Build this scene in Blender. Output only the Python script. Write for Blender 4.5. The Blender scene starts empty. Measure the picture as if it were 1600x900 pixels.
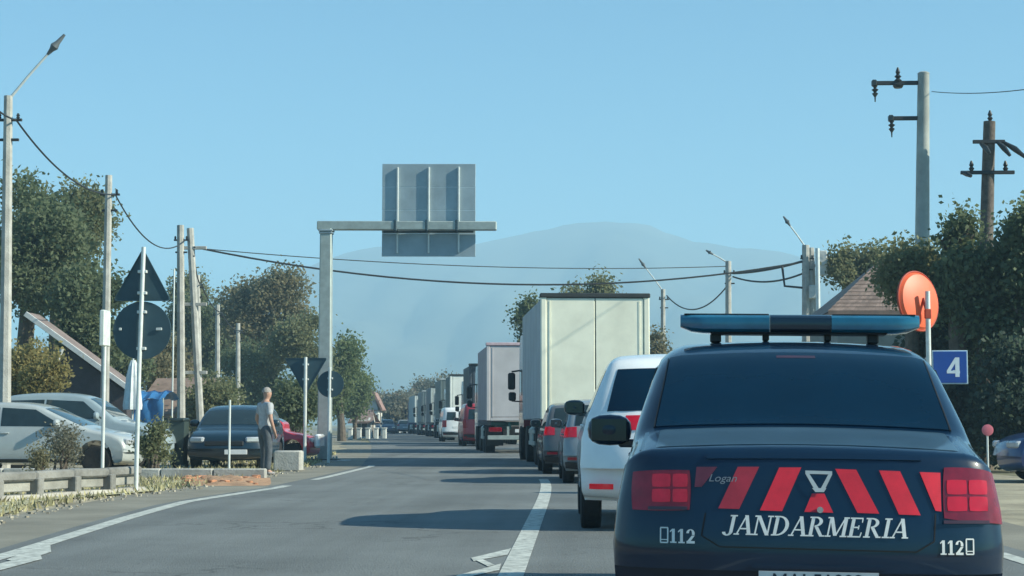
import bpy, math, random
import numpy as np
from mathutils import Vector, Matrix, Euler

random.seed(7)
rng = np.random.default_rng(7)
S = bpy.context.scene
COL = S.collection
R = math.radians

# ------------------------------------------------------------------ camera
F = 2700.0            # focal length in pixels of the 1600 px wide photograph
CAMH = 1.05
PITCH = math.atan(212 / F)
YAW = math.atan(100 / F)
cam_d = bpy.data.cameras.new("camera")
cam_d.sensor_width = 36
cam_d.lens = F / 1600 * 36
cam_d.clip_start = 0.1
cam_d.clip_end = 20000
cam = bpy.data.objects.new("camera", cam_d)
COL.objects.link(cam)
cam.location = (0, 0, CAMH)
cam.rotation_euler = Euler((R(90) + PITCH, 0, YAW), 'XYZ')
S.camera = cam
MCAM = cam.rotation_euler.to_matrix()


def P(px, py, Y):
    """world point seen at pixel (px,py) of the 1600x900 photo, at world depth Y"""
    d = MCAM @ Vector(((px - 800) / F, -(py - 450) / F, -1))
    return Vector((0, 0, CAMH)) + d * (Y / d.y)


# ------------------------------------------------------------------ light
SUN_EL, SUN_AZ = 30.0, 102.0       # azimuth clockwise from +Y
w = bpy.data.worlds.new("World")
S.world = w
w.use_nodes = True
nt = w.node_tree
bg = nt.nodes['Background']
sky = nt.nodes.new('ShaderNodeTexSky')
sky.sky_type = 'NISHITA'
sky.sun_disc = False
sky.sun_elevation = R(SUN_EL)
sky.sun_rotation = R(SUN_AZ)
sky.altitude = 0
sky.air_density = 1.0
sky.dust_density = 0.6
sky.ozone_density = 1.6
tint = nt.nodes.new('ShaderNodeMix')
tint.data_type = 'RGBA'
tint.blend_type = 'MULTIPLY'
tint.inputs[0].default_value = 1
nt.links.new(sky.outputs[0], tint.inputs[6])
tint.inputs[7].default_value = (0.27, 0.67, 0.86, 1)
nt.links.new(tint.outputs[2], bg.inputs[0])
bg.inputs[1].default_value = 0.09

sd = bpy.data.lights.new("sun", 'SUN')
sd.energy = 5.0
sd.angle = R(0.5)
sd.color = (1.0, 0.955, 0.78)
sun = bpy.data.objects.new("sun", sd)
COL.objects.link(sun)
to_sun = Vector((math.cos(R(SUN_EL)) * math.sin(R(SUN_AZ)), math.cos(R(SUN_EL)) * math.cos(R(SUN_AZ)), math.sin(R(SUN_EL))))
sun.rotation_euler = to_sun.to_track_quat('Z', 'Y').to_euler()

S.view_settings.view_transform = 'Standard'
S.view_settings.look = 'None'
S.view_settings.exposure = 0.86
S.view_settings.gamma = 1.0
S.cycles.max_bounces = 6
S.cycles.volume_bounces = 1
S.cycles.transparent_max_bounces = 6


# ------------------------------------------------------------------ materials
_mats = {}


def mat(name, col, rough=0.6, metal=0.0, var=0.12, scale=6.0, bump=0.0, bscale=40.0, coat=0.0,
        trans=0.0, emit=None, estr=0.0, island=0.0, col2=None, spec=None):
    if name in _mats:
        return _mats[name]
    m = bpy.data.materials.new(name)
    m.use_nodes = True
    t = m.node_tree
    b = t.nodes['Principled BSDF']
    b.inputs['Roughness'].default_value = rough
    b.inputs['Metallic'].default_value = metal
    b.inputs['Coat Weight'].default_value = coat
    b.inputs['Coat Roughness'].default_value = 0.04
    if spec is not None:
        b.inputs['Specular IOR Level'].default_value = spec
    if trans:
        b.inputs['Transmission Weight'].default_value = trans
    if emit:
        b.inputs['Emission Color'].default_value = (*emit, 1)
        b.inputs['Emission Strength'].default_value = estr
    tc = t.nodes.new('ShaderNodeTexCoord')
    n = t.nodes.new('ShaderNodeTexNoise')
    n.inputs['Scale'].default_value = scale
    n.inputs['Detail'].default_value = 6
    n.inputs['Roughness'].default_value = 0.6
    t.links.new(tc.outputs['Object'], n.inputs['Vector'])
    cr = t.nodes.new('ShaderNodeValToRGB')
    c = np.array(col)
    lo = c * (1 - var)
    hi = c * (1 + var) if col2 is None else np.array(col2)
    cr.color_ramp.elements[0].position = 0.34
    cr.color_ramp.elements[1].position = 0.66
    cr.color_ramp.elements[0].color = (*np.clip(lo, 0, 1), 1)
    cr.color_ramp.elements[1].color = (*np.clip(hi, 0, 1), 1)
    t.links.new(n.outputs['Fac'], cr.inputs[0])
    out = cr.outputs[0]
    if island:
        g = t.nodes.new('ShaderNodeNewGeometry')
        mr = t.nodes.new('ShaderNodeMapRange')
        mr.inputs[3].default_value = 1 - island
        mr.inputs[4].default_value = 1 + island
        t.links.new(g.outputs['Random Per Island'], mr.inputs[0])
        mx = t.nodes.new('ShaderNodeVectorMath')
        mx.operation = 'SCALE'
        t.links.new(out, mx.inputs[0])
        t.links.new(mr.outputs[0], mx.inputs['Scale'])
        out = mx.outputs[0]
    t.links.new(out, b.inputs['Base Color'])
    if bump:
        n2 = t.nodes.new('ShaderNodeTexNoise')
        n2.inputs['Scale'].default_value = bscale
        n2.inputs['Detail'].default_value = 5
        t.links.new(tc.outputs['Object'], n2.inputs['Vector'])
        bp = t.nodes.new('ShaderNodeBump')
        bp.inputs['Strength'].default_value = bump
        bp.inputs['Distance'].default_value = 0.02
        t.links.new(n2.outputs['Fac'], bp.inputs['Height'])
        t.links.new(bp.outputs[0], b.inputs['Normal'])
    m['p'] = 1
    _mats[name] = m
    return m


def M_paint(name, col, rough=0.35):
    return mat('paint_' + name, col, rough, 0.0, 0.06, 2.5, coat=0.7)


M_GLASS = mat('tinted_glass', (0.001, 0.017, 0.040), 0.06, 0, 0.12, 2, spec=0.3)
M_GLASS2 = mat('car_glass', (0.02, 0.035, 0.04), 0.06, 0, 0.2, 3, spec=0.6)
M_BLACK = mat('black_plastic', (0.012, 0.014, 0.016), 0.5, 0, 0.2, 10)
M_TYRE = mat('tyre_rubber', (0.012, 0.012, 0.012), 0.85, 0, 0.3, 14, bump=0.2)
M_RIM = mat('rim_alloy', (0.45, 0.46, 0.47), 0.35, 0.7, 0.1, 8)
M_CHROME = mat('chrome', (0.75, 0.77, 0.78), 0.12, 1.0, 0.05, 8)
M_REDL = mat('tail_lamp_lit', (0.36, 0.006, 0.02), 0.15, 0, 0.15, 12, coat=.35, emit=(1.0, 0.012, 0.03), estr=0.10)
M_REDM = mat('tail_lamp_lit_dim', (0.38, 0.01, 0.03), 0.2, 0, 0.25, 14, coat=.35, emit=(1.0, 0.012, 0.03), estr=0.07)
M_REDD = mat('tail_lamp_lens', (0.15, 0.004, 0.013), 0.12, 0, 0.3, 12, coat=.5, emit=(1.0, 0.01, 0.03), estr=0.02)
M_REDX = mat('tail_lamp_bezel', (0.05, 0.004, 0.008), 0.3, 0, 0.2, 12, coat=1.0)
M_WHITEP = mat('white_lettering', (0.72, 0.74, 0.72), 0.5, 0, 0.08, 20)
M_PLATE = mat('number_plate', (0.68, 0.7, 0.7), 0.4, 0, 0.06, 10)
M_STRIPE = mat('red_reflective_stripe', (0.72, 0.022, 0.045), 0.45, 0, 0.12, 9)
M_GALV = mat('galvanised_steel', (0.36, 0.42, 0.40), 0.5, 0.25, 0.12, 5)
M_GALVL = mat('pale_galvanised_steel', (0.62, 0.66, 0.64), 0.45, 0.2, 0.1, 7)
M_SIGNB = mat('sign_back_dark', (0.032, 0.07, 0.09), 0.5, 0.1, 0.15, 4)
M_PANEL = mat('sign_back_aluminium', (0.30, 0.38, 0.42), 0.5, 0.2, 0.12, 1.5)
M_CONC = mat('concrete', (0.38, 0.38, 0.35), 0.85, 0, 0.22, 3, bump=0.5, bscale=30)
M_CONCD = mat('weathered_concrete', (0.2, 0.2, 0.185), 0.9, 0, 0.3, 2.5, bump=0.6, bscale=25)
M_WOOD = mat('creosoted_wood', (0.11, 0.09, 0.075), 0.85, 0, 0.35, 8, bump=0.6, bscale=30)
M_CER = mat('dark_insulator', (0.03, 0.035, 0.035), 0.25, 0, 0.2, 10)
M_WIRE = mat('cable_black', (0.02, 0.025, 0.03), 0.6, 0, 0.1, 10)
M_ASPH = mat('asphalt', (0.14, 0.155, 0.154), 0.9, 0, 0.16, 0.35, bump=0.5, bscale=60, col2=(0.168, 0.184, 0.181))
M_SHOUL = mat('dusty_asphalt', (0.22, 0.21, 0.17), 0.95, 0, 0.2, 0.8, bump=0.5, bscale=50)
M_DIRT = mat('dry_soil', (0.32, 0.285, 0.20), 0.95, 0, 0.35, 1.1, bump=0.8, bscale=12)
M_GRASSG = mat('dry_grass_ground', (0.15, 0.15, 0.075), 0.95, 0, 0.4, 0.6, bump=0.8, bscale=10, col2=(0.30, 0.27, 0.17))
M_LINE = mat('road_marking_paint', (0.50, 0.52, 0.47), 0.7, 0, 0.3, 9, col2=(0.62, 0.64, 0.58))


def worn_line():
    """marking paint with chips that let the asphalt colour through"""
    m = M_LINE
    t = m.node_tree
    b = t.nodes['Principled BSDF']
    src = b.inputs['Base Color'].links[0].from_socket
    tc = t.nodes.new('ShaderNodeTexCoord')
    n = t.nodes.new('ShaderNodeTexNoise')
    n.inputs['Scale'].default_value = 14
    n.inputs['Detail'].default_value = 8
    t.links.new(tc.outputs['Object'], n.inputs['Vector'])
    cr = t.nodes.new('ShaderNodeValToRGB')
    cr.color_ramp.elements[0].position = 0.56
    cr.color_ramp.elements[1].position = 0.68
    t.links.new(n.outputs['Fac'], cr.inputs[0])
    mx = t.nodes.new('ShaderNodeMix')
    mx.data_type = 'RGBA'
    mx.inputs[7].default_value = (0.2, 0.21, 0.2, 1)
    t.links.new(cr.outputs[0], mx.inputs[0])
    t.links.new(src, mx.inputs[6])
    t.links.new(mx.outputs[2], b.inputs['Base Color'])


worn_line()


def asphalt_detail():
    t = M_ASPH.node_tree
    b = t.nodes['Principled BSDF']
    src = b.inputs['Base Color'].links[0].from_socket
    tc = t.nodes.new('ShaderNodeTexCoord')
    # fine aggregate speckle
    n = t.nodes.new('ShaderNodeTexNoise')
    n.inputs['Scale'].default_value = 55
    n.inputs['Detail'].default_value = 4
    t.links.new(tc.outputs['Object'], n.inputs['Vector'])
    mr = t.nodes.new('ShaderNodeMapRange')
    mr.inputs[1].default_value = 0.3
    mr.inputs[2].default_value = 0.7
    mr.inputs[3].default_value = 0.86
    mr.inputs[4].default_value = 1.14
    t.links.new(n.outputs['Fac'], mr.inputs[0])
    # long streaks left by tyres, and tar seams
    mp = t.nodes.new('ShaderNodeMapping')
    mp.inputs['Scale'].default_value = (1.5, 0.03, 1)
    t.links.new(tc.outputs['Object'], mp.inputs[0])
    n2 = t.nodes.new('ShaderNodeTexNoise')
    n2.inputs['Scale'].default_value = 1.0
    n2.inputs['Detail'].default_value = 5
    t.links.new(mp.outputs[0], n2.inputs['Vector'])
    mr2 = t.nodes.new('ShaderNodeMapRange')
    mr2.inputs[1].default_value = 0.3
    mr2.inputs[2].default_value = 0.7
    mr2.inputs[3].default_value = 0.82
    mr2.inputs[4].default_value = 1.18
    t.links.new(n2.outputs['Fac'], mr2.inputs[0])
    mul = t.nodes.new('ShaderNodeMath')
    mul.operation = 'MULTIPLY'
    t.links.new(mr.outputs[0], mul.inputs[0])
    t.links.new(mr2.outputs[0], mul.inputs[1])
    # fine cracks, only where a broad noise lets them appear
    vo = t.nodes.new('ShaderNodeTexVoronoi')
    vo.feature = 'DISTANCE_TO_EDGE'
    vo.inputs['Scale'].default_value = .45
    wn = t.nodes.new('ShaderNodeTexNoise')
    wn.inputs['Scale'].default_value = 2.5
    wn.inputs['Detail'].default_value = 6
    ad = t.nodes.new('ShaderNodeVectorMath')
    ad.operation = 'MULTIPLY_ADD'
    ad.inputs[1].default_value = (.9, .9, .9)
    t.links.new(tc.outputs['Object'], wn.inputs['Vector'])
    t.links.new(wn.outputs['Color'], ad.inputs[0])
    t.links.new(tc.outputs['Object'], ad.inputs[2])
    t.links.new(ad.outputs[0], vo.inputs['Vector'])
    c1 = t.nodes.new('ShaderNodeMapRange')
    c1.inputs[1].default_value = .004
    c1.inputs[2].default_value = .016
    c1.inputs[3].default_value = .62
    c1.inputs[4].default_value = 1.0
    t.links.new(vo.outputs['Distance'], c1.inputs[0])
    mn = t.nodes.new('ShaderNodeTexNoise')
    mn.inputs['Scale'].default_value = .22
    t.links.new(tc.outputs['Object'], mn.inputs['Vector'])
    c2 = t.nodes.new('ShaderNodeMapRange')
    c2.inputs[1].default_value = .48
    c2.inputs[2].default_value = .56
    t.links.new(mn.outputs['Fac'], c2.inputs[0])
    cm = t.nodes.new('ShaderNodeMix')
    cm.inputs[2].default_value = 1.0
    t.links.new(c2.outputs[0], cm.inputs[0])
    t.links.new(c1.outputs[0], cm.inputs[3])
    mul2 = t.nodes.new('ShaderNodeMath')
    mul2.operation = 'MULTIPLY'
    t.links.new(mul.outputs[0], mul2.inputs[0])
    t.links.new(cm.outputs[0], mul2.inputs[1])
    mul = mul2
    sc = t.nodes.new('ShaderNodeVectorMath')
    sc.operation = 'SCALE'
    t.links.new(src, sc.inputs[0])
    t.links.new(mul.outputs[0], sc.inputs['Scale'])
    t.links.new(sc.outputs[0], b.inputs['Base Color'])


asphalt_detail()

# ------------------------------------------------------------------ helpers


class MB:
    def __init__(s):
        s.v = []
        s.f = []

    def quad(s, a, b, c, d):
        n = len(s.v)
        s.v += [tuple(a), tuple(b), tuple(c), tuple(d)]
        s.f.append((n, n + 1, n + 2, n + 3))

    def poly(s, pts):
        n = len(s.v)
        s.v += [tuple(p) for p in pts]
        s.f.append(tuple(range(n, n + len(pts))))

    def box(s, c, d, rot=None, bev=0.0):
        """box of full size d, optionally with chamfered edges"""
        hx, hy, hz = d[0] / 2, d[1] / 2, d[2] / 2
        c = Vector(c)
        pts = []
        if bev <= 0:
            for z in (-hz, hz):
                for x, y in ((-hx, -hy), (hx, -hy), (hx, hy), (-hx, hy)):
                    pts.append(Vector((x, y, z)))
            fs = [(0, 3, 2, 1), (4, 5, 6, 7), (0, 1, 5, 4), (1, 2, 6, 5), (2, 3, 7, 6), (3, 0, 4, 7)]
        else:
            b = min(bev, hx * .9, hy * .9, hz * .9)
            rings = [(hx - b, hy - b, -hz, 0), (hx, hy, -hz + b, b), (hx, hy, hz - b, b), (hx - b, hy - b, hz, 0)]
            for (x, y, z, k) in rings:
                kk = b
                if k == 0:
                    kk = b * .5
                pts += [Vector(q) for q in ((-x + kk, -y, z), (x - kk, -y, z), (x, -y + kk, z), (x, y - kk, z),
                                            (x - kk, y, z), (-x + kk, y, z), (-x, y - kk, z), (-x, -y + kk, z))]
            fs = [tuple(reversed(range(8))), tuple(range(24, 32))]
            for r_ in range(3):
                for i in range(8):
                    j = (i + 1) % 8
                    fs.append((r_ * 8 + i, r_ * 8 + j, r_ * 8 + 8 + j, r_ * 8 + 8 + i))
        n = len(s.v)
        for p in pts:
            if rot is not None:
                p = rot @ p
            s.v.append(tuple(p + c))
        s.f += [tuple(n + i for i in f) for f in fs]
        return s

    def tube(s, pts, rad, n=10, cap=True):
        pts = [Vector(p) for p in pts]
        if not isinstance(rad, (list, tuple)):
            rad = [rad] * len(pts)
        base = len(s.v)
        ref = None
        for i, p in enumerate(pts):
            a = pts[max(0, i - 1)]
            b = pts[min(len(pts) - 1, i + 1)]
            t = (b - a).normalized()
            if ref is None:
                ref = t.orthogonal().normalized()
            ref = (ref - t * ref.dot(t)).normalized()
            q = t.cross(ref)
            for k in range(n):
                an = 2 * math.pi * k / n
                s.v.append(tuple(p + (ref * math.cos(an) + q * math.sin(an)) * rad[i]))
        for i in range(len(pts) - 1):
            for k in range(n):
                k2 = (k + 1) % n
                s.f.append((base + i * n + k, base + i * n + k2, base + (i + 1) * n + k2, base + (i + 1) * n + k))
        if cap:
            s.f.append(tuple(base + k for k in reversed(range(n))))
            s.f.append(tuple(base + (len(pts) - 1) * n + k for k in range(n)))
        return s

    def lathe(s, prof, c, axis='z', n=24):
        """prof: list of (radius, height) along axis"""
        base = len(s.v)
        c = Vector(c)
        for (r, h) in prof:
            for k in range(n):
                a = 2 * math.pi * k / n
                u, v = r * math.cos(a), r * math.sin(a)
                p = {'z': (u, v, h), 'x': (h, u, v), 'y': (v, h, u)}[axis]
                s.v.append(tuple(c + Vector(p)))
        for i in range(len(prof) - 1):
            for k in range(n):
                k2 = (k + 1) % n
                s.f.append((base + i * n + k, base + i * n + k2, base + (i + 1) * n + k2, base + (i + 1) * n + k))
        s.f.append(tuple(base + k for k in reversed(range(n))))
        s.f.append(tuple(base + (len(prof) - 1) * n + k for k in range(n)))
        return s

    def grid(s, g):
        """g: rows of points"""
        base = len(s.v)
        nr, nc = len(g), len(g[0])
        for r_ in g:
            s.v += [tuple(p) for p in r_]
        for i in range(nr - 1):
            for j in range(nc - 1):
                s.f.append((base + i * nc + j, base + i * nc + j + 1, base + (i + 1) * nc + j + 1, base + (i + 1) * nc + j))
        return s

    def prism(s, outline, y0, y1, axis='y'):
        """outline in (x,z), extruded along y"""
        n = len(outline)
        b = len(s.v)
        for y in (y0, y1):
            for (x, z) in outline:
                s.v.append((x, y, z) if axis == 'y' else (y, x, z))
        s.f.append(tuple(b + i for i in range(n)))
        s.f.append(tuple(b + n + i for i in reversed(range(n))))
        for i in range(n):
            j = (i + 1) % n
            s.f.append((b + i, b + n + i, b + n + j, b + j))
        return s

    def build(s, name, m, parent=None, smooth=True, kind=None, ang=35):
        me = bpy.data.meshes.new(name)
        me.from_pydata(s.v, [], s.f)
        me.materials.append(m)
        o = bpy.data.objects.new(name, me)
        COL.objects.link(o)
        if parent is not None:
            o.parent = parent
        if smooth:
            fix_normals(me, ang)
        if kind:
            o['kind'] = kind
        return o


def fix_normals(me, ang=35):
    import bmesh
    bm = bmesh.new()
    bm.from_mesh(me)
    bmesh.ops.remove_doubles(bm, verts=bm.verts, dist=1e-5)
    bmesh.ops.recalc_face_normals(bm, faces=bm.faces)
    bm.to_mesh(me)
    bm.free()
    me.shade_smooth()
    me.set_sharp_from_angle(angle=R(ang))


def thing(name, label, cat, loc=(0, 0, 0), rz=0.0, group=None, rx=0.0, ry=0.0):
    o = bpy.data.objects.new(name, None)
    o.empty_display_size = 0.3
    COL.objects.link(o)
    o.location = loc
    o.rotation_euler = (rx, ry, rz)
    o['label'] = label
    o['category'] = cat
    if group:
        o['group'] = group
    return o


def tag(o, label, cat, group=None):
    o['label'] = label
    o['category'] = cat
    if group:
        o['group'] = group
    return o


def interp(x, xs, ys):
    return float(np.interp(x, xs, ys))


# ------------------------------------------------------------------ road geometry
_cz = [-60, 25, 31, 36, 42, 50, 62, 74, 87, 102, 116, 130, 150, 170, 200, 250, 300, 400]
_cx = [-.45, -.45, -.52, -.80, -1.15, -1.9, -3.35, -4.75, -6.3, -8.2, -10.0, -11.9, -14.7, -17.6, -22.2, -30.5, -39.5, -60]
_zz = np.linspace(-60, 400, 461)
_cc = np.interp(_zz, _cz, _cx)
_k = np.exp(-np.linspace(-2, 2, 13) ** 2)
_k /= _k.sum()
_pad = np.concatenate([np.full(6, _cc[0]), _cc, _cc[-1] + np.arange(1, 7) * (_cc[-1] - _cc[-2])])
_cc = np.convolve(_pad, _k, 'valid')


def cx(z):
    return float(np.interp(z, _zz, _cc))


def head(z):
    """heading of the road (rotation about z) at distance z"""
    return math.atan2(-(cx(z + 3) - cx(z - 3)), 6)


def ribbon(name, fl, fr, z0, z1, step, h, m, kind='structure', nx=2):
    b = MB()
    zs = np.arange(z0, z1 + step * .5, step)
    g = []
    for z in zs:
        a, c = fl(z), fr(z)
        g.append([(a + (c - a) * i / (nx - 1), z, h if not callable(h) else h(z)) for i in range(nx)])
    b.grid(g)
    o = b.build(name, m)
    if kind:
        o['kind'] = kind
    return o


def left_line(z):
    return interp(z, [-60, 13.4, 19.2, 22.9, 25, 28, 34, 42, 60, 80, 400],
                  [-4.4, -4.47, -4.97, -5.2, -5.07, -4.85, -4.85, -4.98, cx(60) - 3.75, cx(80) - 3.7, cx(400) - 3.7])


def build_ground():
    # one big sheet reaching the foot of the mountain, a fine patch is not needed: relief is in the material
    b = MB()
    xs = [-2900, -900, -300, -100, -40, 0, 40, 100, 300, 900, 2900]
    ys = [-120, -20, 40, 120, 300, 700, 1500, 3050]
    b.grid([[(x, y, 0.0) for x in xs] for y in ys])
    o = b.build('ground', M_GRASSG)
    o['kind'] = 'structure'
    ribbon('verge', lambda z: left_line(z) - 9.5, lambda z: left_line(z) - 1.0, -20, 330, 4, .004, M_DIRT)
    ribbon('verge', lambda z: cx(z) + 4.6, lambda z: cx(z) + 9.5, -20, 330, 4, .004, M_DIRT)
    ribbon('shoulder', lambda z: left_line(z) - 1.55 - .25 * math.sin(z * .5), lambda z: left_line(z) + .3, -20, 330, 1.5, .008, M_SHOUL)
    ribbon('shoulder', lambda z: cx(z) + 3.7, lambda z: cx(z) + 5.0, -20, 330, 3, .008, M_SHOUL)
    ribbon('road', lambda z: left_line(z) - .25 if z < 60 else cx(z) - 4.0, lambda z: cx(z) + 4.1, -60, 395, 2, .012, M_ASPH, nx=6)
    ribbon('centre_line', lambda z: cx(z) - .088, lambda z: cx(z) + .088, -20, 33, 1.5, .016, M_LINE)
    ribbon('edge_line', lambda z: left_line(z) - .09, lambda z: left_line(z) + .09, -20, 29, 1, .016, M_LINE)
    ribbon('edge_line', lambda z: left_line(z) - .08, lambda z: left_line(z) + .08, 32, 43, 1, .016, M_LINE)
    ribbon('edge_line', lambda z: cx(z) + 3.75, lambda z: cx(z) + 3.9, -20, 300, 1.5, .016, M_LINE)
    # stray strokes beside the lines
    for k, pts in enumerate((
            ((799, 856), (736, 871), (740, 876), (793, 866)),
            ((736, 871), (762, 884), (773, 882), (750, 871)),
            ((783, 880), (712, 899), (722, 903), (780, 890)),
            ((78, 846), (10, 874), (30, 878), (80, 862)),
            ((62, 864), (-30, 888), (-20, 896), (66, 873)))):
        b = MB()
        q = []
        for (x, y) in pts:
            Y = 10.0
            for _ in range(30):
                p = P(x, y, Y)
                Y *= (CAMH - .02) / max(1e-3, (CAMH - p.z))
            p = P(x, y, Y)
            q.append((p.x, p.y, .0175 + .0004 * k))
        b.poly(q)
        o = b.build('road_marking', M_LINE)
        o['kind'] = 'structure'
    # dry grass strip by the shoulder on the left
    ribbon('grass_strip', lambda z: left_line(z) - 2.3, lambda z: left_line(z) - 1.7 - .2 * math.sin(z * .9), 8, 60, .7, .03,
           mat('straw_grass', (0.40, 0.38, 0.24), 1.0, 0, 0.35, 3, bump=1, bscale=20))


def grass_tufts():
    """loose tufts of dry grass along the left verge"""
    n = 9000
    v = np.zeros((n * 3, 3))
    z = rng.uniform(13, 60, n)
    x = np.array([left_line(q) for q in z]) - 1.45 - np.abs(rng.normal(0, 1.9, n))
    h = rng.uniform(.04, .13, n)
    a = rng.uniform(0, math.pi, n)
    wd = rng.uniform(.01, .03, n)
    v[0::3] = np.stack([x - np.cos(a) * wd, z - np.sin(a) * wd, np.full(n, 0.0)], 1)
    v[1::3] = np.stack([x + np.cos(a) * wd, z + np.sin(a) * wd, np.full(n, 0.0)], 1)
    v[2::3] = np.stack([x + rng.normal(0, .04, n), z + rng.normal(0, .04, n), h], 1)
    me = bpy.data.meshes.new('grass_tufts')
    me.from_pydata(v.tolist(), [], [(3 * i, 3 * i + 1, 3 * i + 2) for i in range(n)])
    me.materials.append(mat('straw_blades', (0.30, 0.28, 0.15), 0.9, 0, 0.3, 2, island=0.4))
    o = bpy.data.objects.new('grass_tufts', me)
    COL.objects.link(o)
    o['kind'] = 'stuff'
    tag(o, 'dry yellow grass tufts along the left road shoulder', 'grass')


def verge_gravel():
    m = MB()
    for i in range(1500):
        z = random.uniform(12, 48)
        x = left_line(z) - 1.1 - abs(random.gauss(0, 1.6))
        sz = random.uniform(.012, .05)
        m.box((x, z, .008 + sz * .2), (sz, sz * random.uniform(.6, 1), sz * .6), Matrix.Rotation(random.uniform(0, 3), 3, 'Z'))
    o = m.build('verge_gravel', mat('pale_gravel', (.36, .33, .26), .95, 0, .3, 6, island=.35), smooth=False)
    o['kind'] = 'stuff'
    tag(o, 'loose pale gravel scattered on the left road verge', 'gravel')


def mountain():
    xs = [-900, 100, 300, 480, 521, 582, 700, 787, 849, 880, 915, 960, 1013, 1040, 1085, 1140, 1192, 1260, 1330, 1450, 1600, 2500]
    ys = [600, 520, 470, 412, 396, 382, 377, 368, 354, 348, 344, 342, 343, 355, 373, 380, 387, 398, 410, 430, 450, 520]
    D = 2500.0
    b = MB()
    rows = []
    cols = np.linspace(-900, 2500, 150)
    nr = 22
    for j in range(nr):
        t = j / (nr - 1)
        row = []
        for i, c in enumerate(cols):
            y = interp(c, xs, ys)
            y += 1.2 * math.sin(c * .045) + .8 * math.sin(c * .11 + 1)
            p = P(c, y, D)
            k = t if t < .75 else .75 + (t - .75)
            hgt = max(0, p.z) * ((t / .78) ** 1.15 if t < .78 else 1 - 1.4 * (t - .78))
            gul = 1 + max(0, 1 - t / .78) * (.25 * math.sin(c * .021 + j * .5) + .12 * math.sin(c * .06 - j * .9))
            row.append((p.x * (1450 + 1320 * t) / D, 1500 + 1280 * t, hgt * gul - (0.5 if j == 0 else 0)))
        rows.append(row)
    b.grid(rows)
    o = b.build('mountain', mat('forested_slope', (0.05, 0.065, 0.045), 1.0, 0, 0.3, .01, col2=(0.09, 0.10, 0.07)), ang=80)
    o['kind'] = 'structure'


def haze():
    b = MB()
    b.box((0, 1450, 159), (6000, 3300, 320))
    me_o = b.build('haze', None, smooth=False) if False else None
    me = bpy.data.meshes.new('haze')
    me.from_pydata(b.v, [], b.f)
    m = bpy.data.materials.new('haze_air')
    m.use_nodes = True
    t = m.node_tree
    t.nodes.remove(t.nodes['Principled BSDF'])
    vol = t.nodes.new('ShaderNodeVolumePrincipled')
    vol.inputs['Color'].default_value = (0.50, 0.79, 1.0, 1)
    vol.inputs['Density'].default_value = HAZE
    vol.inputs['Anisotropy'].default_value = 0.0
    t.links.new(vol.outputs[0], t.nodes['Material Output'].inputs['Volume'])
    me.materials.append(m)
    o = bpy.data.objects.new('haze', me)
    COL.objects.link(o)
    o['kind'] = 'stuff'


HAZE = 6.5e-4


# ------------------------------------------------------------------ vehicles
def chaikin(p, n=2):
    p = [np.array(q, float) for q in p]
    for _ in range(n):
        q = [p[0]]
        for a, b in zip(p[:-1], p[1:]):
            q += [a * .75 + b * .25, a * .25 + b * .75]
        q.append(p[-1])
        p = q
    return np.array(p)


def resample(p, step):
    d = np.concatenate([[0], np.cumsum(np.hypot(*(p[1:] - p[:-1]).T))])
    n = max(8, int(d[-1] / step))
    s = np.linspace(0, d[-1], n + 1)
    return np.stack([np.interp(s, d, p[:, 0]), np.interp(s, d, p[:, 1])], 1)


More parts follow.
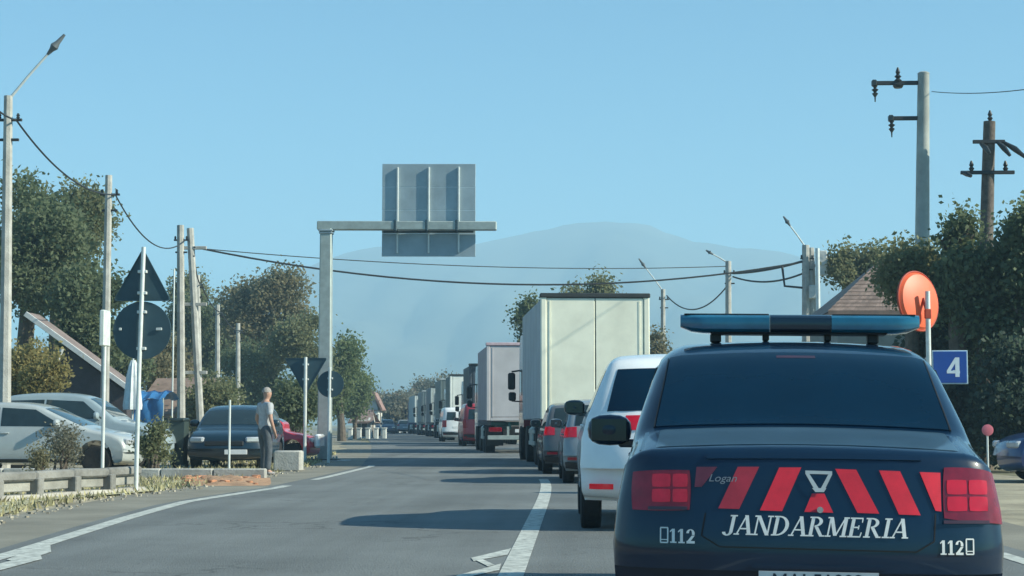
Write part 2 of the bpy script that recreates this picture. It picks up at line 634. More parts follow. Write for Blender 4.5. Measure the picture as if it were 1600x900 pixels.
class Body:
    """car skin: a side profile carried across the width, narrowing with height"""

    def __init__(s, up, lo, hw, wz, wheels, wr, r=.06, bulge=.10, crown=.03, step=.05):
        s.U = resample(chaikin(up, 2), step)
        lo = resample(chaikin(lo, 1), .04)
        for i in range(len(lo)):
            for wy in wheels:
                d = abs(lo[i, 0] - wy)
                Ra = wr + .055
                if d < Ra:
                    lo[i, 1] = max(lo[i, 1], wr + math.sqrt(Ra * Ra - d * d))
        s.Lo = lo
        s.hw, s.wz, s.r, s.b, s.crown = hw, wz, r, bulge, crown
        s.L = s.U[-1, 0]
        s.wheels, s.wr = wheels, wr
        s.nU = s._norm(s.U, 1)
        s.nL = s._norm(s.Lo, -1)

    def _norm(s, c, sg):
        t = np.gradient(c, axis=0)
        n = np.stack([-t[:, 1], t[:, 0]], 1) * sg
        n /= np.linalg.norm(n, axis=1)[:, None] + 1e-9
        return n

    def W(s, z):
        return s.hw * interp(z, s.wz[0], s.wz[1])

    def bul(s, y, xf):
        a = abs(xf)
        rr = max(0, 1 - y / .7) ** 2
        ff = max(0, 1 - (s.L - y) / .9) ** 2
        return s.b * a ** 3.5 * rr - s.b * 1.6 * a ** 2.8 * ff

    def pt(s, C, N, i, xf, off=0.0):
        t = max(0., (abs(xf) - .86) / .14)
        ins = s.r * (1 - math.sqrt(max(0, 1 - t * t)))
        y = C[i, 0] + N[i, 0] * (off - ins)
        z = C[i, 1] + N[i, 1] * (off - ins) + s.crown * (1 - xf * xf) * max(0, N[i, 1]) - s.crown * max(0, N[i, 1])
        return Vector((xf * s.W(z), y + s.bul(y, xf), z))

    def mesh(s):
        b = MB()
        xfs = [-1, -.985, -.96, -.92, -.86, -.7, -.45, -.2, 0, .2, .45, .7, .86, .92, .96, .985, 1]
        b.grid([[s.pt(s.U, s.nU, i, x) for x in xfs] for i in range(len(s.U))])
        b.grid([[s.pt(s.Lo, s.nL, i, x) for x in (-1, 0, 1)] for i in range(len(s.Lo))])
        lowc = [s.pt(s.Lo, s.nL, i, 1) for i in range(len(s.Lo))]
        ly = np.array([p.y for p in lowc])
        lz = np.array([p.z for p in lowc])
        o = np.argsort(ly)
        ly, lz = ly[o], lz[o]
        for sg in (-1, 1):
            g = []
            for i in range(len(s.U)):
                top = s.pt(s.U, s.nU, i, sg)
                zl = interp(top.y, ly, lz)
                zl = min(zl, top.z)
                g.append([(sg * s.W(zl + (top.z - zl) * t), top.y, zl + (top.z - zl) * t) for t in np.linspace(0, 1, 12)])
            b.grid(g)
        return b

    # surface look-ups -------------------------------------------------
    def idx_y(s, y, lo=0):
        return int(np.argmin(np.abs(s.U[:, 0] - y) + 0))

    def cont(s, C, N, f, xf, off):
        i = max(0, min(len(C) - 2, int(f)))
        k = f - i
        return s.pt(C, N, i, xf, off).lerp(s.pt(C, N, i + 1, xf, off), k)

    def rear(s, x, z, off=.004, zmax=None):
        """point on the tail at lateral x, height z"""
        C = s.U
        j = 1
        top = len(C) - 1
        f = None
        if z >= C[0, 1]:
            for j in range(1, len(C)):
                if C[j, 1] >= z:
                    f = j - 1 + (z - C[j - 1, 1]) / max(1e-6, C[j, 1] - C[j - 1, 1])
                    break
            if f is None:
                f = top * .3
            CC, NN = s.U, s.nU
        else:
            CC, NN = s.Lo, s.nL
            f = 0
            for j in range(1, len(CC)):
                if CC[j, 1] <= z:
                    f = j - 1 + (CC[j - 1, 1] - z) / max(1e-6, CC[j - 1, 1] - CC[j, 1])
                    break
        xf = max(-1, min(1, x / s.W(z)))
        p = s.cont(CC, NN, f, xf, off)
        p.x = max(-1, min(1, x / s.W(z))) * (s.W(z) + (off if abs(xf) > .9 else 0))
        return p

    def roofp(s, y, xf, off=.004):
        """point on the upper skin at station y (tail lip onward)"""
        f = interp(y, s.U[:, 0] + np.arange(len(s.U)) * 1e-7, np.arange(len(s.U)))
        return s.cont(s.U, s.nU, f, xf, off)

    def side(s, y, z, sg, off=.004):
        return Vector((sg * (s.W(z) + off), y + 0, z))


def patch(fn, corners, nu=8, nv=5, off=.004, depth=.006, rnd=0.0):
    """quad patch (corners a,b,c,d in the 2D domain of fn) with a skirt so that it has an edge"""
    a, b_, c, d = [Vector((*q, 0)) for q in corners]
    g = []

    def dom(i, j):
        u, v = 2 * i / nu - 1, 2 * j / nv - 1
        u, v = u * math.sqrt(1 - rnd * v * v / 2), v * math.sqrt(1 - rnd * u * u / 2)
        u, v = (u + 1) / 2, (v + 1) / 2
        return a.lerp(b_, u).lerp(d.lerp(c, u), v)
    for j in range(nv + 1):
        row = []
        for i in range(nu + 1):
            q = dom(i, j)
            row.append(fn(q.x, q.y, off))
        g.append(row)
    m = MB()
    m.grid(g)

    def low(i, j):
        q = dom(i, j)
        return fn(q.x, q.y, off - depth)
    for i in range(nu):
        m.quad(g[0][i], g[0][i + 1], low(i + 1, 0), low(i, 0))
        m.quad(g[nv][i], g[nv][i + 1], low(i + 1, nv), low(i, nv))
    for j in range(nv):
        m.quad(g[j][0], g[j + 1][0], low(0, j + 1), low(0, j))
        m.quad(g[j][nu], g[j + 1][nu], low(nu, j + 1), low(nu, j))
    return m


def add_wheel(root, x, y, r, sg, wd=.2, rimm=None):
    m = MB()
    m.lathe([(r * .2, -wd * .3), (r * .66, -wd * .3), (r * .66, wd * .3), (r * .2, wd * .3)], (x, y, r), 'x', 24)
    hub = m.build('wheel', M_BLACK, root)
    t = MB()
    t.lathe([(r * .62, -wd * .45), (r * .8, -wd * .52), (r * .95, -wd * .48), (r, -wd * .36), (r, wd * .36), (r * .95, wd * .48),
             (r * .8, wd * .52), (r * .62, wd * .45)], (x, y, r), 'x', 32)
    t.build('tyre', M_TYRE, hub)
    q = MB()
    xo = x + sg * wd * .38
    q.lathe([(r * .15, -.012), (r * .18, 0), (r * .18, .012)], (xo, y, r), 'x', 14)
    for k in range(7):
        a = 2 * math.pi * k / 7
        rot = Matrix.Rotation(a, 3, 'X')
        q.box(Vector((xo, y, r)) + rot @ Vector((0, 0, r * .4)), (.02, r * .16, r * .5), rot)
    n = 28
    for k in range(n):
        a0, a1 = 2 * math.pi * k / n, 2 * math.pi * (k + 1) / n
        for (ra, rb, xa, xb) in ((r * .58, r * .66, 0, .012), (r * .66, r * .66, .012, -.05)):
            q.quad((xo + sg * xa, y + ra * math.cos(a0), r + ra * math.sin(a0)), (xo + sg * xa, y + ra * math.cos(a1), r + ra * math.sin(a1)),
                   (xo + sg * xb, y + rb * math.cos(a1), r + rb * math.sin(a1)), (xo + sg * xb, y + rb * math.cos(a0), r + rb * math.sin(a0)))
    q.build('rim', rimm or M_RIM, hub)


def add_mirror(root, x, y, z, sg, m, size=(.24, .12, .15)):
    b = MB()
    g = []
    for j in range(9):
        ph = math.pi * j / 8
        row = []
        for i in range(17):
            th = 2 * math.pi * i / 16
            e = lambda v: math.copysign(abs(v) ** .75, v)
            row.append((x + sg * size[0] * .5 * (1 + e(math.cos(th)) * math.sin(ph) ** .7), y + size[1] * .5 * e(math.cos(ph)),
                        z + size[2] * .5 * e(math.sin(th)) * math.sin(ph) ** .7))
        g.append(row)
    b.grid(g)
    b.box((x + sg * .0, y + .02, z - size[2] * .42), (.16, .05, .05), bev=.01)
    o = b.build('mirror', m, root)
    c = MB()
    c.box((x + sg * size[0] * .5, y - size[1] * .44, z), (size[0] * .8, .012, size[2] * .72), bev=.004)
    c.build('mirror_glass', M_GLASS2, o)
    return o


FONTC = {}


def text_polys(txt, size, shear=0.0, sx=1.0, bold=0.0):
    cu = bpy.data.curves.new('t', 'FONT')
    cu.body = txt
    cu.size = size
    cu.shear = shear
    cu.align_x = 'CENTER'
    cu.offset = bold
    cu.resolution_u = 3
    ob = bpy.data.objects.new('t', cu)
    me = ob.to_mesh()
    v = [(q.co.x * sx, q.co.y) for q in me.vertices]
    f = [tuple(p.vertices) for p in me.polygons]
    ob.to_mesh_clear()
    bpy.data.objects.remove(ob)
    bpy.data.curves.remove(cu)
    return v, f


def text_on(fn, txt, cx_, cz_, size, m, parent, name='lettering', shear=0.0, sx=1.0, bold=0.0, off=.006):
    v, f = text_polys(txt, size, shear, sx, bold)
    b = MB()
    b.v = [tuple(fn(cx_ + x, cz_ + z, off)) for (x, z) in v]
    b.f = f
    return b.build(name, m, parent)


# hand-cut serif capitals, unit height ---------------------------------
def _bar(x0, y0, x1, y1, wd):
    return [(x0 - wd / 2, y0), (x0 + wd / 2, y0), (x1 + wd / 2, y1), (x1 - wd / 2, y1)]


def _serif(x, y, wd=.26, t=.07):
    s_ = 1 if y < .5 else -1
    return [(x - wd / 2, y), (x + wd / 2, y), (x + wd / 2, y + s_ * t), (x - wd / 2, y + s_ * t)]


def _bowl(cx_, cy, ax, ay, tk, a0, a1, n=12):
    out = []
    for i in range(n):
        t0 = a0 + (a1 - a0) * i / n
        t1 = a0 + (a1 - a0) * (i + 1) / n
        out.append([(cx_ + ax * math.cos(t0), cy + ay * math.sin(t0)), (cx_ + ax * math.cos(t1), cy + ay * math.sin(t1)),
                    (cx_ + (ax - tk) * math.cos(t1), cy + (ay - .07) * math.sin(t1)), (cx_ + (ax - tk) * math.cos(t0), cy + (ay - .07) * math.sin(t0))])
    return out


H = math.pi / 2
DIG = {
    '1': (.56, [_bar(.28, 0, .28, 1, .2), [(.06, 0), (.5, 0), (.5, .1), (.06, .1)], [(.04, .74), (.04, .84), (.2, 1), (.2, .86)]]),
    '2': (.68, [[(.06, 0), (.62, 0), (.62, .17), (.06, .17)], [(.06, .1), (.30, .1), (.62, .56), (.42, .56)]] + _bowl(.33, .71, .29, .29, .19, -.45, math.pi)),
}
GLY = {
    'J': (.46, [_bar(.30, .15, .30, 1, .15), _serif(.30, 1, .32)] + _bowl(.14, .16, .235, .22, .15, -math.pi * .95, 0)),
    'A': (.78, [_bar(.10, 0, .40, 1, .07), _bar(.66, 0, .40, 1, .16), [(.2, .28), (.58, .28), (.56, .35), (.22, .35)], _serif(.10, 0, .24), _serif(.66, 0, .28)]),
    'N': (.84, [_bar(.14, 0, .14, 1, .07), _bar(.70, 0, .70, 1, .07), _bar(.68, 0, .16, 1, .17), _serif(.14, 0), _serif(.12, 1, .24), _serif(.70, 1)]),
    'D': (.80, [_bar(.17, 0, .17, 1, .15), _serif(.16, 0, .28), _serif(.16, 1, .28)] + _bowl(.26, .5, .47, .5, .16, -H, H)),
    'R': (.80, [_bar(.17, 0, .17, 1, .15), _serif(.17, 0, .30), _serif(.16, 1, .28), _bar(.66, 0, .36, .5, .16), _serif(.68, 0, .22)] + _bowl(.28, .745, .33, .255, .15, -H, H)),
    'M': (.98, [_bar(.14, 0, .14, 1, .07), _bar(.82, 0, .82, 1, .15), _bar(.46, .06, .17, 1, .16), _bar(.48, .06, .79, 1, .07), _serif(.14, 0), _serif(.82, 0, .3), _serif(.12, 1, .2), _serif(.84, 1, .24)]),
    'E': (.70, [_bar(.17, 0, .17, 1, .15), _serif(.16, 0, .28), _serif(.16, 1, .28), [(.2, 0), (.6, 0), (.6, .07), (.2, .07)], [(.2, .93), (.58, .93), (.58, 1), (.2, 1)],
                [(.2, .47), (.45, .47), (.45, .54), (.2, .54)], [(.55, .05), (.61, .05), (.63, .26), (.58, .26)], [(.53, .95), (.59, .95), (.59, .75), (.55, .75)], [(.42, .4), (.47, .4), (.47, .61), (.42, .61)]]),
    'I': (.40, [_bar(.2, 0, .2, 1, .15), _serif(.2, 0, .32), _serif(.2, 1, .32)]),
}


def serif_word(fn, word, x0, x1, z0, z1, slope, m, parent, off=.005, shear=.22, name='letter'):
    GLY = globals()['GLY'] if word.isalpha() else DIG
    tot = sum(GLY[c][0] for c in word)
    k = (x1 - x0) / tot
    h = z1 - z0
    pen = x0
    for c in word:
        wd, polys = GLY[c]
        b = MB()
        for i, pl in enumerate(polys):
            q = []
            for (x, y) in pl:
                X = pen + x * k + shear * y * h
                Z = z0 + y * h + slope * (X - x0)
                q.append(fn(X, Z, off + i * .00015))
            b.poly(q)
        b.build(name, m, parent)
        pen += wd * k


WZ_SEDAN = ([0, .2, .32, .5, .68, .84, .95, 1.05, 1.24, 1.38, 1.5], [.90, .93, .985, 1.0, .982, .945, .925, .902, .84, .80, .73])
WZ_HATCH = ([0, .2, .32, .5, .72, .92, 1.0, 1.25, 1.42, 1.55], [.88, .92, .98, 1.0, .99, .955, .93, .86, .79, .70])
WZ_SUV = ([0, .25, .4, .65, .9, 1.1, 1.2, 1.45, 1.65, 1.8], [.90, .93, .985, 1.0, .985, .93, .885, .775, .68, .58])


def profile(kind, L=None):
    if kind == 'sedan':
        up = [(0, .40), (.0, .50), (.012, .62), (.03, .72), (.045, .83), (.06, .92), (.085, .94), (.15, .955), (.55, 1.02), (.62, 1.05), (1.02, 1.345), (1.22, 1.435), (1.55, 1.49),
              (2.1, 1.51), (2.55, 1.46), (2.85, 1.33), (3.22, 1.04), (3.35, .985), (3.8, .93), (4.1, .84), (4.22, .68), (4.25, .5)]
        lo = [(0, .40), (.015, .32), (.07, .25), (.2, .2), (4.0, .18), (4.2, .24), (4.25, .36), (4.25, .5)]
        return up, lo, WZ_SEDAN, (.78, 3.42), .31
    if kind == 'hatch':
        L = L or 4.0
        f = L - 4.0
        up = [(0, .50), (.01, .62), (.05, .78), (.09, .96), (.22, 1.18), (.42, 1.40), (.62, 1.47), (1.2, 1.51), (1.8, 1.50), (2.2, 1.43),
              (2.55, 1.26), (2.95 + f, 1.0), (3.1 + f, .95), (3.55 + f, .88), (3.85 + f, .78), (3.97 + f, .62), (4.0 + f, .48)]
        lo = [(0, .50), (.02, .34), (.1, .25), (.25, .2), (3.75 + f, .18), (3.95 + f, .24), (4.0 + f, .36), (4.0 + f, .48)]
        return up, lo, WZ_HATCH, (.68, 3.22 + f), .30
    if kind == 'suv':
        up = [(0, .62), (.01, .75), (.06, .95), (.10, 1.12), (.30, 1.45), (.42, 1.66), (.60, 1.73), (1.3, 1.78), (2.0, 1.76), (2.4, 1.67),
              (2.72, 1.45), (3.05, 1.18), (3.2, 1.12), (3.7, 1.05), (4.05, .95), (4.22, .76), (4.25, .6)]
        lo = [(0, .62), (.02, .42), (.1, .32), (.25, .27), (4.0, .26), (4.2, .32), (4.25, .45), (4.25, .6)]
        return up, lo, WZ_SUV, (.80, 3.42), .345
    if kind == 'van':
        up = [(0, .6), (.01, .8), (.03, 1.2), (.06, 1.7), (.14, 1.95), (.4, 2.0), (2.5, 2.02), (3.4, 1.98), (3.8, 1.75), (4.2, 1.3), (4.5, 1.1), (4.8, .95), (4.9, .7), (4.9, .55)]
        lo = [(0, .6), (.02, .4), (.1, .3), (.3, .25), (4.7, .22), (4.88, .3), (4.9, .42), (4.9, .55)]
        wz = ([0, .25, .4, .7, 1.1, 1.4, 1.8, 2.02], [.9, .94, .985, 1.0, .99, .95, .90, .84])
        return up, lo, wz, (.9, 4.0), .33
    if kind == 'coupe':
        up = None
    raise ValueError(kind)


def make_car(name, label, kind, paint, loc, rz, hw=.86, L=None, group=None, detail=2, plate=None, lights=M_REDD,
             front_mark=None, cat='car', sides=(-1, 1), roll=0.0, rear_glass=M_GLASS2, mirror_m=None):
    up, lo, wz, wh, wr = profile(kind, L)
    B = Body(up, lo, hw, wz, wh, wr, r=.095 if kind == 'sedan' else .06, bulge=.26 if kind == 'suv' else .12)
    root = thing(name, label, cat, loc, rz, group, ry=roll)
    body = B.mesh().build('body', paint, root, ang=40)
    for wy in wh:
        for sg in (-1, 1):
            add_wheel(root, sg * (hw - .11), wy, wr, sg)
    tall = {'sedan': 0, 'hatch': 0, 'suv': .22, 'van': .35}[kind]
    # glass
    if kind == 'sedan':
        rg = (.60, 1.16, .875, .915)
        ws = (2.68, 3.2)
        sw = [((.98, 1.02), (1.62, 1.02), (1.62, 1.36), (1.22, 1.33)), ((1.67, 1.02), (2.86, 1.0), (2.66, 1.25), (2.36, 1.37)) and ((1.67, 1.02), (2.92, .99), (2.46, 1.35), (1.67, 1.37))]
    elif kind == 'hatch':
        f = B.L - 4.0
        rg = (.13, .42, .82, .84)
        ws = (2.3, 2.9 + f)
        sw = [((.5, 1.0), (1.38, 1.0), (1.38, 1.38), (.72, 1.36)), ((1.43, 1.0), (2.62 + f * .6, .99), (2.12, 1.34), (1.43, 1.38))]
    elif kind == 'suv':
        rg = (.14, .385, .80, .84)
        ws = (2.42, 3.0)
        sw = [((.42, 1.17), (1.38, 1.17), (1.38, 1.60), (.62, 1.58)), ((1.43, 1.17), (2.78, 1.16), (2.28, 1.56), (1.43, 1.60))]
    else:
        rg = (.036, .085, .72, .74)
        ws = (3.45, 4.1)
        sw = [((3.0, 1.2), (4.1, 1.18), (3.55, 1.72), (3.0, 1.75))]
    if kind == 'van':
        for sg in (-1, 1):
            patch(B.rear, ((sg * .08, 1.25), (sg * .62, 1.25), (sg * .58, 1.72), (sg * .08, 1.72)), 6, 4).build('rear_window', rear_glass, root)
    else:
        patch(lambda u, v, off: B.roofp(v, u, off), ((-rg[2], rg[0]), (rg[2], rg[0]), (rg[3], rg[1]), (-rg[3], rg[1])), 24, 18, off=.007, depth=.012).build('rear_window', rear_glass, root)
    patch(lambda u, v, off: B.roofp(v, u, off), ((-.9, ws[0]), (.9, ws[0]), (.9, ws[1]), (-.9, ws[1])), 8, 6).build('windscreen', M_GLASS2, root)
    for sg in sides:
        for q in sw:
            patch(lambda u, v, off, sg=sg: B.side(u, v, sg, off), q, 6, 5).build('side_window', M_GLASS2, root)
        # door seams and handles
        zb = sw[0][0][1]
        for yy in ((sw[0][1][0] + .025), sw[-1][1][0] - .1, sw[0][1][0] - .85):
            m = patch(lambda u, v, off, sg=sg: B.side(u, v, sg, off), ((yy, .32), (yy + .012, .32), (yy + .012, zb - .03), (yy, zb - .03)), 1, 8, off=.0015, depth=.003)
            m.build('door_seam', M_BLACK, root)
        for yy in (sw[0][1][0] - .28, sw[0][1][0] + .15) if kind != 'van' else (2.6,):
            m = MB()
            p = B.side(yy, zb - .14, sg, .02)
            m.box(p, (.03, .18, .03), bev=.008)
            m.build('door_handle', paint, root)
        m = patch(lambda u, v, off, sg=sg: B.side(u, v, sg, off), ((wh[0] + wr + .08, .26 + tall * .3), (wh[1] - wr - .08, .26 + tall * .3), (wh[1] - wr - .08, .33 + tall * .3), (wh[0] + wr + .08, .33 + tall * .3)), 10, 2, off=.012, depth=.02)
        m.build('sill_trim', M_BLACK, root)
        my = sw[-1][1][0] - .12
        add_mirror(root, sg * (B.W(zb) + ((.11 if sg < 0 else -.06) if name == 'police_car' else .01)), my, zb + (-.02 if name == 'police_car' else .06), sg, mirror_m or paint, size=(.27, .14, .19) if name == 'police_car' else (.24, .12, .17))
    # head lamps
    zf = .68 + tall * .5
    fr = lambda x, z, off: Vector((x, B.L + B.bul(B.L, x / hw) - .05 - max(0, z - .6) * .25 + off, z))
    for sg in (-1, 1):
        m = MB()
        m.box((sg * hw * .72, B.L - .17 - tall * .06, zf), (.34, .16, .13), Matrix.Rotation(-sg * .35, 3, 'Z'), bev=.03)
        m.build('headlight', mat('headlight_glass', (0.55, 0.58, 0.6), 0.1, 0.3, .1, 9, coat=1.0), root)
    if name != 'police_car':
        zt = {'sedan': (.74, .92), 'hatch': (.82, 1.0), 'suv': (.99, 1.13), 'van': (.85, 1.25)}[kind]
        for sg in (-1, 1):
            x0, x1 = (hw * .72, hw * .97) if kind != 'suv' else (hw * .28, hw * .54)
            q = ((sg * x0, zt[0]), (sg * x1, zt[0]), (sg * x1 * .97, zt[1]), (sg * x0, zt[1]))
            patch(B.rear, q, 6, 5, off=.012, depth=.02).build('tail_light', lights, root)
            if kind == 'suv':
                zt = (.9, 1.1)
            m = patch(lambda u, v, off, sg=sg: B.side(u, v, sg, off), ((.08 + (zt[0] > .9) * .03, zt[0] + .02), (.22, zt[0] + .05), (.26, zt[1] - .02), (.14 + (zt[0] > .9) * .06, zt[1])), 3, 3, off=.008, depth=.014)
            if kind != 'suv':
                m.build('tail_light', lights, root)
            zt = {'sedan': (.74, .92), 'hatch': (.82, 1.0), 'suv': (.99, 1.13), 'van': (.85, 1.25)}[kind]
            # reflector low in the bumper
            zr = .42 + tall * .0
            patch(B.rear, ((sg * hw * .66, zr), (sg * hw * .90, zr), (sg * hw * .90, zr + .05), (sg * hw * .66, zr + .05)), 3, 1, off=.008, depth=.012).build('reflector', M_REDL if kind == 'suv' else M_REDD, root)
        zp = {'sedan': .5, 'hatch': .62, 'suv': .85, 'van': .8}[kind]
        pl = patch(B.rear, ((-.26, zp), (.26, zp), (.26, zp + .11), (-.26, zp + .11)), 4, 2, off=.012, depth=.02).build('number_plate', M_PLATE, root)
        # lower bumper in black plastic
        if kind != 'suv':
          patch(B.rear, ((-hw * .93, .27 + tall * .4), (hw * .93, .27 + tall * .4), (hw * .95, .38 + tall * .5), (-hw * .95, .38 + tall * .5)), 10, 3, off=.01, depth=.02).build('bumper_trim', M_BLACK, root)
    return root, B


def quad_on(fn, pts, m, parent, name, off=.005, n=6):
    return patch(fn, pts, n, n, off=off, depth=.004).build(name, m, parent)


def police():
    D = 7.7
    paint = mat('paint_navy', (0.002, 0.016, 0.042), 0.35, 0.0, 0.1, 2, coat=0.9, spec=.15)
    cxp = 1.012
    root, B = make_car('police_car', 'dark navy police saloon with blue roof light bar and red chevrons stopped close ahead', 'sedan', paint,
                       (cxp, D, 0), R(-4.3), roll=R(.7), rear_glass=M_GLASS, cat='police car', mirror_m=paint, hw=.868)
    # pixel of the photo -> lateral, height on the tail
    s = F / D

    def X(px):
        return (px - 1256) / s

    def Z(px, py):
        return CAMH - (py - 662) / s + (px - 1264) / s * .0122

    def q(*pts):
        return tuple((X(a), Z(a, b)) for a, b in pts)
    up = lambda *a, m=M_STRIPE, off=.004: quad_on(B.rear, q(*a), m, root, 'chevron_stripe', off=off)
    # order: bottom-left, bottom-right, top-right, top-left
    up((1118, 793), (1150, 794), (1181, 729), (1148, 729), m=mat('dull_red_stripe', (0.42, 0.025, 0.05), 0.5, 0, .15, 9))
    up((1182, 796), (1216, 797), (1246, 730), (1212, 730))
    up((1331, 799), (1364, 800), (1330, 733), (1298, 732))
    up((1394, 801), (1427, 802), (1397, 735), (1365, 734))
    up((1450, 795), (1459, 796), (1459, 737), (1427, 736))
    up((1081, 760), (1092, 760), (1116, 729), (1084, 729), m=mat('faded_stripe', (0.16, 0.03, 0.055), 0.4, 0, .2, 9))
    up((1250, 798), (1294, 799), (1281, 770), (1262, 770))
    serif_word(B.rear, 'JANDARMERIA', X(1126), X(1406), Z(1126, 833), Z(1126, 803), -.004, M_WHITEP, root)
    # telephone sign and 112 on both sides
    for (x0, xb, ys) in ((1056, 1034, 0), (1478, 1502, 15)):
        xa, xb_ = (1042, 1083) if ys == 0 else (1455, 1493)
        serif_word(B.rear, '112', X(xa), X(xb_), Z(xa, 847 + ys), Z(xa, 825 + ys), -.004, M_WHITEP, root, shear=.0, name='digit')
        m = MB()
        cx_, cz_ = X(xb), Z(xb, 835 + ys)
        for i, (dx, dz, ww, hh) in enumerate(((-.016, 0, .006, .066), (.016, 0, .006, .066), (0, .033, .034, .006), (0, -.033, .034, .006), (0, -.02, .03, .004))):
            pts = [(cx_ + dx - ww / 2, cz_ + dz - hh / 2), (cx_ + dx + ww / 2, cz_ + dz - hh / 2), (cx_ + dx + ww / 2, cz_ + dz + hh / 2), (cx_ + dx - ww / 2, cz_ + dz + hh / 2)]
            m.poly([B.rear(a, b, .005 + i * .0002) for a, b in pts])
        m.build('telephone_symbol', M_WHITEP, root)
    text_on(B.rear, 'Logan', X(1124), Z(1124, 752), .046, mat('badge_grey', (.22, .25, .28), .5), root, shear=.3, sx=1.15, name='model_badge', off=.009)
    # emblem: silver shield outline
    m = MB()
    for i, pts in enumerate((((1252, 735), (1293, 736), (1293, 741), (1252, 740)), ((1252, 740), (1258, 740), (1274, 765), (1266, 765)),
                             ((1287, 741), (1293, 741), (1281, 765), (1274, 765)), ((1262, 762), (1284, 762), (1280, 768), (1267, 768)))):
        m.poly([B.rear(X(a), Z(a, b), .012 + i * .0004) for a, b in pts])
    m.build('emblem', mat('satin_silver', (.50, .54, .54), .5, .2), root)
    m = MB()
    p = B.rear(X(1274), Z(1274, 795), .008)
    m.lathe([(.014, -.006), (.014, 0), (.010, .003)], p, 'y', 16)
    m.build('boot_lock', M_CHROME, root)
    # tail lights
    for (x0, x1, y0, y1, dark) in ((984, 1075, 731, 797, True), (1461, 1549, 727, 816, False)):
        sg = -1 if dark else 1
        xi, xo = (x1, x0) if sg < 0 else (x0, x1)
        cs = list(q((x0, y1), (x1, y1), (x1, y0 + 2), (x0, y0 + 4)) if sg < 0 else q((x0, y1 - 8), (x1, y1), (x1 - 4, y0 + 4), (x0 + 2, y0)))
        for k in (() if sg < 0 else (1, 2)):
            cs[k] = (sg * B.W(cs[k][1]), cs[k][1])
        lamp = patch(B.rear, cs, 14, 8, off=.008, depth=.02, rnd=.18).build('tail_light', M_REDD, root)
        # lit cells, 2 x 2, with a dark cross between
        a0, a1 = (1014, 1070) if sg < 0 else (1468, 1528)
        b0, b1 = (740, 784) if sg < 0 else (748, 796)
        mx_, my_ = (a0 + a1) / 2 + 3, (b0 + b1) / 2
        for (u0, u1) in ((a0, mx_ - 1.5), (mx_ + 1.5, a1)):
            for (v0, v1) in ((b0, my_ - 1.5), (my_ + 1.5, b1)):
                patch(B.rear, q((u0, v1), (u1, v1), (u1, v0), (u0, v0)), 5, 5, off=.013, depth=.008, rnd=.25).build('lamp_cell', M_REDL if sg > 0 else M_REDM, lamp)
        patch(B.rear, q((a0 - 6, y1 - 1), (a1, y1 - 1), (a1, y1 - 6), (a0 - 6, y1 - 6)), 5, 1, off=.017, depth=.01).build('lamp_strip', M_REDX, lamp)
    patch(lambda u, v, off: B.roofp(v, u, off), ((-.93, .155), (.93, .155), (.93, .575), (-.93, .575)), 16, 8, off=.003, depth=.003).build('boot_deck_sky_sheen', mat('sky_sheen_navy', (.035, .075, .11), .35, 0, .15, 3, coat=.5), root)  # paler navy over the deck: grazing sky reflection painted into the colour
    # boot lid seam
    seam = mat('panel_gap', (0.002, 0.004, 0.006), .8)
    for (a, b_) in (((1092, 835), (1098, 800)), ((1120, 852), (1092, 835)), ((1420, 858), (1120, 852)), ((1447, 842), (1420, 858)), ((1450, 800), (1447, 842)), ):
        m = MB()
        A_, B2 = Vector((X(a[0]), Z(*a), 0)), Vector((X(b_[0]), Z(*b_), 0))
        t_ = (B2 - A_).normalized()
        nn = Vector((-t_.y, t_.x, 0)) * .003
        N = 8
        g0 = [B.rear(*(A_.lerp(B2, i / N) + nn).xy, .0022) for i in range(N + 1)]
        g1 = [B.rear(*(A_.lerp(B2, i / N) - nn).xy, .0022) for i in range(N + 1)]
        m.grid([g0, g1])
        m.build('boot_seam', seam, root)
    # lip on the boot
    patch(B.rear, q((1100, 716), (1430, 718), (1430, 710), (1100, 708)), 12, 2, off=.006, depth=.012).build('boot_lip', paint, root)
    # number plate and its recess
    pl = patch(B.rear, q((1180, 927), (1362, 929), (1362, 890), (1180, 888)), 8, 3, off=.018, depth=.03).build('number_plate', M_PLATE, root)
    text_on(B.rear, 'MAI 51893', X(1270), Z(1270, 918), .112, mat('plate_ink', (.015, .03, .05), .6), pl, name='plate_text', sx=.8, bold=.001, off=.021)
    patch(B.rear, q((1168, 884), (1374, 886), (1372, 880), (1170, 878)), 8, 1, off=.014, depth=.03).build('plate_lamp_bar', paint, root)
    # rear window rubber, high brake lamp, aerial
    # light bar on two feet
    zb = 1.585
    yb = 1.72
    bar_c = Vector((.045, yb, zb))
    hb = .635
    bl = mat('blue_dome', (0.010, 0.12, 0.21), 0.15, 0, .15, 6, coat=1.0)
    bar = MB()
    bar.box(bar_c + Vector((0, 0, -.050)), (2 * hb - .34, .20, .012), bev=.005)
    barO = bar.build('light_bar', M_BLACK, root)

    def dome(x0, x1, e0, e1, m, name):
        d = MB()
        xs = np.linspace(x0, x1, 9)
        g = []
        for i, x in enumerate(xs):
            k0 = min(1, (x - x0) / .17) if e0 else 1
            k1 = min(1, (x1 - x) / .17) if e1 else 1
            k = min(k0, k1)
            ks = .35 + .65 * math.sqrt(max(0, 1 - (1 - k) ** 2))
            row = []
            for a in range(17):
                th = 2 * math.pi * a / 16
                e = lambda v: math.copysign(abs(v) ** .55, v)
                yy = .13 * e(math.cos(th)) * (.5 + .5 * ks)
                zz = .052 * e(math.sin(th))
                if zz < 0:
                    zz *= ks
                row.append(bar_c + Vector((x, yy, zz)))
            g.append(row)
        d.grid(g)
        d.poly(g[0])
        d.poly(g[-1])
        # rim between top and bottom shells
        return d.build(name, m, barO)
    dome(-hb, -.158, True, False, bl, 'dome')
    dome(.17, hb, False, True, bl, 'dome')
